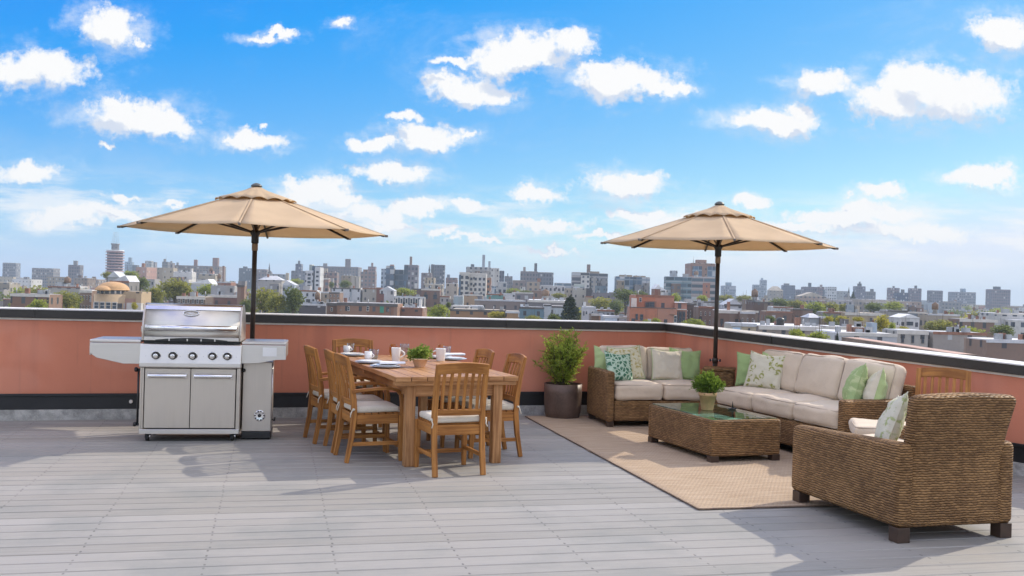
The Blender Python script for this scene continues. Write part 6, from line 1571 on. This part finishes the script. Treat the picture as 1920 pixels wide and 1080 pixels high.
T(514, 548, 40, 42, 220, 'olive', 'olive tree in the middle of the pair behind the left parasol')
T(546, 538, 42, 54, 222, 'dark', 'pointed olive tree standing right of the left parasol pole')
T(460, 560, 30, 30, 240, 'dark', 'dark bushy tree at the foot of the brick tower')
T(552, 522, 28, 12, 520, 'bright', 'flat spreading green tree left of the white tower')
T(645, 525, 24, 16, 480, 'dark', 'bluish dark tree in front of the beige silos')
T(620, 528, 12, 14, 470, 'dark', 'small dark tree right of the white tower')
T(757, 539, 40, 18, 360, 'bright', 'round green tree clump below the dark glass towers')
T(741, 541, 20, 14, 358, 'olive', 'smaller tree on the left flank of the green clump')
T(822, 570, 40, 28, 225, 'bright', 'round green tree right of the roof garden, over the parapet')
T(840, 566, 12, 14, 240, 'dark', 'slim dark bush-like tree by the white-roofed garage')
T(935, 584, 44, 16, 225, 'yellow', 'autumn-yellow shrubby tree before the orange brick wall')
T(962, 540, 34, 14, 430, 'bright', 'light green tree right of the teal shed')
T(985, 544, 30, 12, 420, 'dark', 'dark flat-topped tree in the centre middle distance')
T(1048, 549, 30, 12, 400, 'olive', 'small olive tree behind the white cluttered roof')
T(1071, 557, 50, 50, 205, 'conifer', 'large dark conifer standing over the parapet in the centre')
T(1040, 588, 26, 20, 200, 'dark', 'dark low shrub left of the large conifer')
T(1000, 591, 34, 14, 205, 'olive', 'low olive shrub in front of the blue box building')
T(1130, 557, 52, 30, 330, 'olive', 'brownish olive tree right of the conifer')
T(1158, 562, 34, 30, 320, 'dark', 'dark tree at the left flank of the salmon building')
T(1176, 541, 52, 30, 340, 'dark', 'dark tree belt crown above the salmon building, left one')
T(1204, 545, 30, 22, 345, 'dark', 'dark tree crown directly behind the salmon building roof')
T(1268, 549, 22, 22, 330, 'bright', 'green tree between the salmon building and the glass office')
T(1318, 553, 30, 18, 360, 'bright', 'pale green tree at the foot of the brown office tower')
T(1306, 598, 44, 18, 170, 'bright', 'yellow-green bushy tree over the parapet corner')
T(1232, 596, 20, 12, 180, 'bright', 'small green bush in front of the salmon building', name='bush')
T(1212, 599, 14, 8, 182, 'bright', 'smallest green bush at the salmon building wall', name='bush')
T(1365, 552, 34, 14, 440, 'olive', 'hazy olive tree right of the parasol pole')
T(1400, 553, 34, 14, 450, 'olive', 'hazy olive tree left of the dark brown blank block')
T(1470, 559, 44, 20, 380, 'dark', 'left end crown of the tree belt on the right')
T(1500, 562, 40, 20, 370, 'olive', 'second crown of the tree belt on the right')
T(1534, 565, 44, 28, 330, 'bright', 'tall bright crown in the middle of the right tree belt')
T(1562, 566, 40, 24, 345, 'olive', 'olive crown right of the tall bright one')
T(1590, 569, 34, 20, 350, 'olive', 'right end crown of the tree belt by the blue hatch')
T(1648, 567, 38, 22, 360, 'dark', 'dark green tree left of the right-edge tree pair')
T(1683, 565, 40, 20, 370, 'bright', 'broad green tree of the right-edge pair')
T(1602, 548, 13, 22, 700, 'conifer', 'distant dark conifer beside the small church')
T(1557, 593, 20, 14, 205, 'yellow', 'yellow tree behind the white vent roof, left one')
T(1582, 592, 26, 15, 205, 'yellow', 'yellow tree behind the white vent roof, middle one')
T(1614, 594, 26, 10, 215, 'yellow', 'low yellow shrub right of the yellow pair')
T(1662, 590, 32, 34, 180, 'yellow', 'tall loose yellow tree above the white roof terrace')
T(1676, 604, 16, 22, 170, 'bright', 'yellow-green tree on the right of the tall yellow one')
T(1634, 606, 22, 14, 178, 'yellow', 'yellow-green bush left of the roof hatch', name='bush')
T(1500, 616, 36, 24, 118, 'bright', 'bright green bush behind the right parapet, left one', name='bush')
T(1542, 622, 44, 22, 112, 'bright', 'bright green bush behind the right parapet, larger right one', name='bush')
T(1571, 624, 7, 18, 108, 'conifer', 'thin dark cypress at the right end of the bushes', name='cypress')
T(1447, 592, 22, 16, 220, 'dark', 'dark green tree before the long brown terrace')
T(1700, 612, 26, 10, 190, 'yellow', 'yellow-green shrub at the right edge', name='bush')
T(110, 545, 60, 34, 250, 'olive', 'olive tree at the far left beyond the dome')
T(60, 560, 44, 30, 220, 'bright', 'green tree in the far left corner')
T(1775, 600, 60, 26, 220, 'olive', 'olive tree at the far right past the sheds')
T(1830, 612, 50, 24, 190, 'bright', 'bright tree at the far right past the sheds')
T(1895, 610, 50, 26, 200, 'dark', 'dark tree in the far right corner')
rt = random.Random(5)
for k in range(130):
    d = 300*(1300/300)**rt.random(); px = rt.uniform(-40, 1960); zt_ = rt.uniform(-7.5, -2.5); wd = rt.uniform(8, 17)
    x = (px-960)/F*d
    if any(abs(x-f[0]) < f[2] and abs(d-f[1]) < f[2] for f in FOOT): continue
    py = 540+(px-960)*tan(ROLL)-(zt_-EYE)*F/d
    T(px, py, wd*F/d, wd*.8*F/d, d, rt.choice(['olive', 'dark', 'bright', 'olive']), 'small round tree among the distant rooftops', 'trees among the distant rooftops', name='street_tree')
for k in range(75):
    d = 262*(470/262)**rt.random(); px = rt.uniform(-20, 1940); zt_ = rt.uniform(-7.5, -3.2); wd = rt.uniform(5, 11); x = (px-960)/F*d
    if any(abs(x-f[0]) < f[2]*.45 and abs(d+3-f[1]) < f[2]*.5 for f in FOOT): continue
    py = 540+(px-960)*tan(ROLL)-(zt_-EYE)*F/d
    T(px, py, wd*F/d, wd*.75*F/d, d, rt.choice(['olive', 'dark', 'bright', 'bright', 'yellow']), 'small leafy tree between the middle-distance houses', 'trees between the middle-distance houses', name='street_tree')
# ------------------------------------------------------------------ ground
def ground():
    m, nt, bs = newmat('city_ground'); co = COORD(nt)
    a = NOISE(nt, co, .02, 5); b = NOISE(nt, co, .13, 4)
    c = MIX(nt, SS(nt, a, .42, .58), (.09, .10, .05), (.22, .20, .18)); c = MIX(nt, SS(nt, b, .45, .6, 0, .6), c, (.30, .28, .26))
    setc(nt, bs, c, .95, 0, .2)
    S = 5200
    o = MB().add([(-S, -S, GZ-.05), (S, -S, GZ-.05), (S, S, GZ-.05), (-S, S, GZ-.05)], [(0, 1, 2, 3)]).build('ground', m); tag(o, 'city ground reaching to the horizon', kind='structure')
ground()
SUN_E, SKY_S, EXPO, HAZE = 2.85, .12, .55, .00025
KD = SKY_S*2**EXPO                      # what a sky value of 1 becomes on screen
CLOUD_W, CLOUD_G, CLOUD_FILL = tuple(q/KD for q in (1.0, 1.0, 1.0)), tuple(q/KD for q in (.69, .76, .89)), tuple(q/KD for q in (1.80, 1.76, 1.70))  # last one: extra-bright tone of the unseen added clouds that fill the shade
# ------------------------------------------------------------------ sky, sun, haze, camera
SUN_EL, SUN_AZ = radians(35), radians(54)     # azimuth from +Y toward +X
sdir = Vector((sin(SUN_AZ)*cos(SUN_EL), cos(SUN_AZ)*cos(SUN_EL), sin(SUN_EL)))
ld = bpy.data.lights.new('sun', 'SUN'); ld.energy = SUN_E; ld.angle = radians(.53); ld.color = (1.0, .90, .76)
lo = bpy.data.objects.new('sun', ld); COL.objects.link(lo); lo.rotation_euler = (-sdir).to_track_quat('-Z', 'Y').to_euler()
W = bpy.data.worlds.new('World'); SC.world = W; W.use_nodes = True
nt = W.node_tree; bg = nt.nodes['Background']; bg.inputs['Strength'].default_value = SKY_S
sky = N(nt, 'ShaderNodeTexSky', sky_type='NISHITA'); sky.sun_disc = False; sky.sun_elevation = SUN_EL; sky.sun_rotation = SUN_AZ
sky.altitude = 50; sky.air_density = 1.0; sky.dust_density = .35; sky.ozone_density = 2.5
co = COORD(nt, 'Generated')
sp = N(nt, 'ShaderNodeSeparateXYZ', {0: co})
# grade of the clear sky: deeper azure overhead, pale blue at the horizon
sr_ = N(nt, 'ShaderNodeSeparateColor', {0: sky.outputs[0]})
gr_ = MA(nt, 'MAXIMUM', MA(nt, 'MINIMUM', MA(nt, 'MULTIPLY', MA(nt, 'SUBTRACT', sr_.outputs[0], 2.05), .124/KD),   .80/KD), .012/KD)
gg_ = MA(nt, 'MULTIPLY', MA(nt, 'MULTIPLY', sr_.outputs[1], .104/KD), SS(nt, sp.outputs[2], .0, .16, 1.14, 1.0)); gg_ = MA(nt, 'MINIMUM', gg_, .88/KD)
gb_ = MA(nt, 'MULTIPLY_ADD', sr_.outputs[2], .020/KD, .85/KD)
skyc = N(nt, 'ShaderNodeCombineColor', {0: gr_, 1: gg_, 2: gb_}).outputs[0]
yy = MA(nt, 'MAXIMUM', sp.outputs[1], .02)
uv = N(nt, 'ShaderNodeCombineXYZ', {0: MA(nt, 'DIVIDE', sp.outputs[0], yy), 1: MA(nt, 'DIVIDE', sp.outputs[2], yy), 2: 0.0}).outputs[0]
def uvpx(px, py):
    r = ray(px, py); return r.x, r.z
# clouds as they stand in the sky: (centre x, centre y, half width, half height) as directions
CL = [(205, 50, 62, 40), (262, 72, 24, 16), (255, 222, 115, 40), (225, 196, 60, 26), (310, 228, 60, 28), (205, 278, 26, 9),
      (478, 263, 72, 20), (440, 255, 32, 12), (487, 237, 20, 7), (700, 266, 48, 17), (800, 254, 85, 28), (762, 216, 44, 14), (876, 256, 24, 14),
      (738, 326, 80, 26), (592, 358, 84, 32), (555, 340, 40, 20), (640, 378, 50, 16), (885, 166, 90, 38), (840, 150, 44, 22), (975, 105, 110, 40), (1070, 78, 64, 26), (850, 112, 50, 12), (930, 118, 60, 26),
      (1165, 148, 108, 38), (1130, 128, 50, 24), (1245, 165, 60, 20), (1540, 156, 62, 30), (1450, 228, 104, 30), (1500, 204, 44, 24), (1665, 190, 86, 46), (1705, 150, 70, 40), (1790, 180, 110, 56),
      (1002, 362, 54, 19), (1172, 346, 100, 30), (1205, 330, 50, 20), (1405, 386, 40, 15), (1660, 355, 60, 18), (1597, 360, 22, 8), (230, 370, 40, 9), (322, 381, 34, 9), (225, 402, 66, 18), (120, 410, 90, 22),
      (690, 405, 90, 17), (780, 392, 66, 15), (872, 390, 52, 14), (735, 424, 60, 9), (1015, 426, 96, 13), (1200, 402, 84, 16), (1270, 420, 90, 14), (1560, 412, 120, 22), (1640, 395, 110, 22), (1700, 430, 130, 16), (1490, 432, 110, 13),
      (835, 434, 44, 8), (1030, 466, 60, 7), (900, 449, 60, 7), (1150, 447, 80, 8), (510, 62, 50, 12), (636, 44, 30, 12), (70, 130, 120, 44), (60, 330, 70, 24), (1840, 330, 80, 24), (1880, 60, 80, 36)]
wn = N(nt, 'ShaderNodeTexNoise', {'Vector': uv, 'Scale': 15.0, 'Detail': 5.0, 'Roughness': .6}).outputs[1]
warp = VM(nt, 'SCALE', VM(nt, 'SUBTRACT', wn, (.5, .5, .5)))
warp.node.inputs[3].default_value = .046
wn2 = N(nt, 'ShaderNodeTexNoise', {'Vector': uv, 'Scale': 60.0, 'Detail': 5.0, 'Roughness': .65}).outputs[1]
warp2 = VM(nt, 'SCALE', VM(nt, 'SUBTRACT', wn2, (.5, .5, .5))); warp2.node.inputs[3].default_value = .020
def field(vec):
    acc = None
    for (x, y, w, h) in CL:
        cu, cv = uvpx(x, y); ru, rv = w/F*1.06, h/F*1.06
        q = VM(nt, 'MULTIPLY_ADD', vec, (1/ru, 1/rv, 0), (-cu/ru, -cv/rv, 0)); L = VM(nt, 'LENGTH', q)
        if w < 46: L = MA(nt, 'ADD', L, .34*(46-w)/30)      # small scraps are thinner
        acc = L if acc is None else N(nt, 'ShaderNodeMath', {0: acc, 1: L, 2: .22}, operation='SMOOTH_MIN').outputs[0]
    return acc
wuv = VM(nt, 'ADD', VM(nt, 'ADD', uv, warp), warp2)
f0 = field(wuv)
f1 = field(VM(nt, 'ADD', wuv, (.008, .021, 0)))
det = NOISE(nt, uv, 70, 9, .64); det2 = NOISE(nt, uv, 24, 4, .6)
dens = MA(nt, 'SUBTRACT', 1.0, f0); dens = MA(nt, 'ADD', dens, MA(nt, 'MULTIPLY', MA(nt, 'SUBTRACT', det, .5), 1.25)); dens = MA(nt, 'ADD', dens, MA(nt, 'MULTIPLY', MA(nt, 'SUBTRACT', det2, .5), .7))
front = SS(nt, sp.outputs[1], .05, .2)
halo = MA(nt, 'MULTIPLY', SS(nt, dens, -.75, .35), MA(nt, 'MULTIPLY', SS(nt, NOISE(nt, MAP(nt, uv, (14, 26, 1)), 1.0, 6, .65), .40, .68), .60))
thin = MA(nt, 'MULTIPLY', SS(nt, NOISE(nt, MAP(nt, uv, (3.2, 8, 1)), 1.0, 7, .66, dist=.6), .50, .80), .30)      # high thin veils
alpha = MA(nt, 'MULTIPLY', MA(nt, 'MAXIMUM', SS(nt, dens, -.06, .50), MA(nt, 'MAXIMUM', halo, thin)), front)
# thin low veil of far cumulus toward the horizon
veil = NOISE(nt, MAP(nt, uv, (9, 46, 1)), 1.0, 5, .62)
vband = MA(nt, 'MULTIPLY', SS(nt, sp.outputs[2], .015, .05), SS(nt, sp.outputs[2], .07, .11, 1, 0))
vmask = MA(nt, 'MULTIPLY', MA(nt, 'MULTIPLY', SS(nt, veil, .41, .64), vband), MA(nt, 'MULTIPLY', front, .72))
# added bright clouds out of view overhead and behind, to fill the shade
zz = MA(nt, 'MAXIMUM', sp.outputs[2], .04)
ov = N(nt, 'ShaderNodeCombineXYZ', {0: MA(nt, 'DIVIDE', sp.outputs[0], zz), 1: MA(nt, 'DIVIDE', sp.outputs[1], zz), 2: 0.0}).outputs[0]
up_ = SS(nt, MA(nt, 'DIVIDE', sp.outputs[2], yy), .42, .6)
fill_clouds = MA(nt, 'MULTIPLY', SS(nt, NOISE(nt, ov, 1.3, 5, .6), .38, .56), MA(nt, 'MULTIPLY', MA(nt, 'MAXIMUM', MA(nt, 'SUBTRACT', 1.0, front), up_), SS(nt, sp.outputs[2], .02, .10)))
shade = MA(nt, 'SUBTRACT', f0, f1)        # >0 where the neighbour toward the sun is denser
lit = SS(nt, MA(nt, 'ADD', shade, MA(nt, 'MULTIPLY', MA(nt, 'SUBTRACT', det, .5), .30)), -.10, .27, 1, 0)
cw_, cg_ = CLOUD_W, CLOUD_G
ccol = MIX(nt, lit, cg_, cw_)
col = MIX(nt, alpha, skyc, ccol)
col = MIX(nt, MA(nt, 'MULTIPLY', fill_clouds, .88), col, CLOUD_FILL)
col = MIX(nt, vmask, col, cw_)
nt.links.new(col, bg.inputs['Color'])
# haze: one closed box of thin air round everything
if HAZE:
    m = bpy.data.materials.new('pale_haze'); m.use_nodes = True; hn = m.node_tree; hn.nodes.clear()
    out = hn.nodes.new('ShaderNodeOutputMaterial'); v = N(hn, 'ShaderNodeVolumePrincipled', {'Color': c4((.74, .88, 1.0)), 'Density': HAZE, 'Anisotropy': .0})
    hn.links.new(v.outputs[0], out.inputs['Volume'])
    S = 5400; hb = MB().box((0, 0, (GZ-1.05+62)/2), (2*S, 2*S, 62-(GZ-1.05))).build('haze', m); tag(hb, 'thin pale blue haze over the distant city', kind='stuff')
SC.cycles.volume_bounces = 0; SC.cycles.volume_step_rate = 4.0
SC.cycles.max_bounces = 7; SC.cycles.diffuse_bounces = 3; SC.cycles.glossy_bounces = 4; SC.cycles.transmission_bounces = 7; SC.cycles.transparent_max_bounces = 40
SC.cycles.caustics_refractive = False; SC.cycles.caustics_reflective = False
SC.cycles.use_denoising = True
cam = bpy.data.cameras.new('camera'); co_ = bpy.data.objects.new('camera', cam); COL.objects.link(co_)
cam.sensor_width = 36; cam.lens = 36*F/1920; cam.clip_start = .1; cam.clip_end = 20000
R_ = Vector((CR, 0, SR)); U_ = Vector((-SR, 0, CR)); Z_ = Vector((0, -1, 0))
M_ = Matrix((R_, U_, Z_)).transposed().to_4x4(); M_.translation = Vector((0, 0, EYE)); co_.matrix_world = M_
SC.camera = co_
SC.view_settings.view_transform = 'Standard'; SC.view_settings.look = 'None'; SC.view_settings.exposure = EXPO; SC.view_settings.gamma = 1.0; SC.view_settings.use_curve_mapping = False
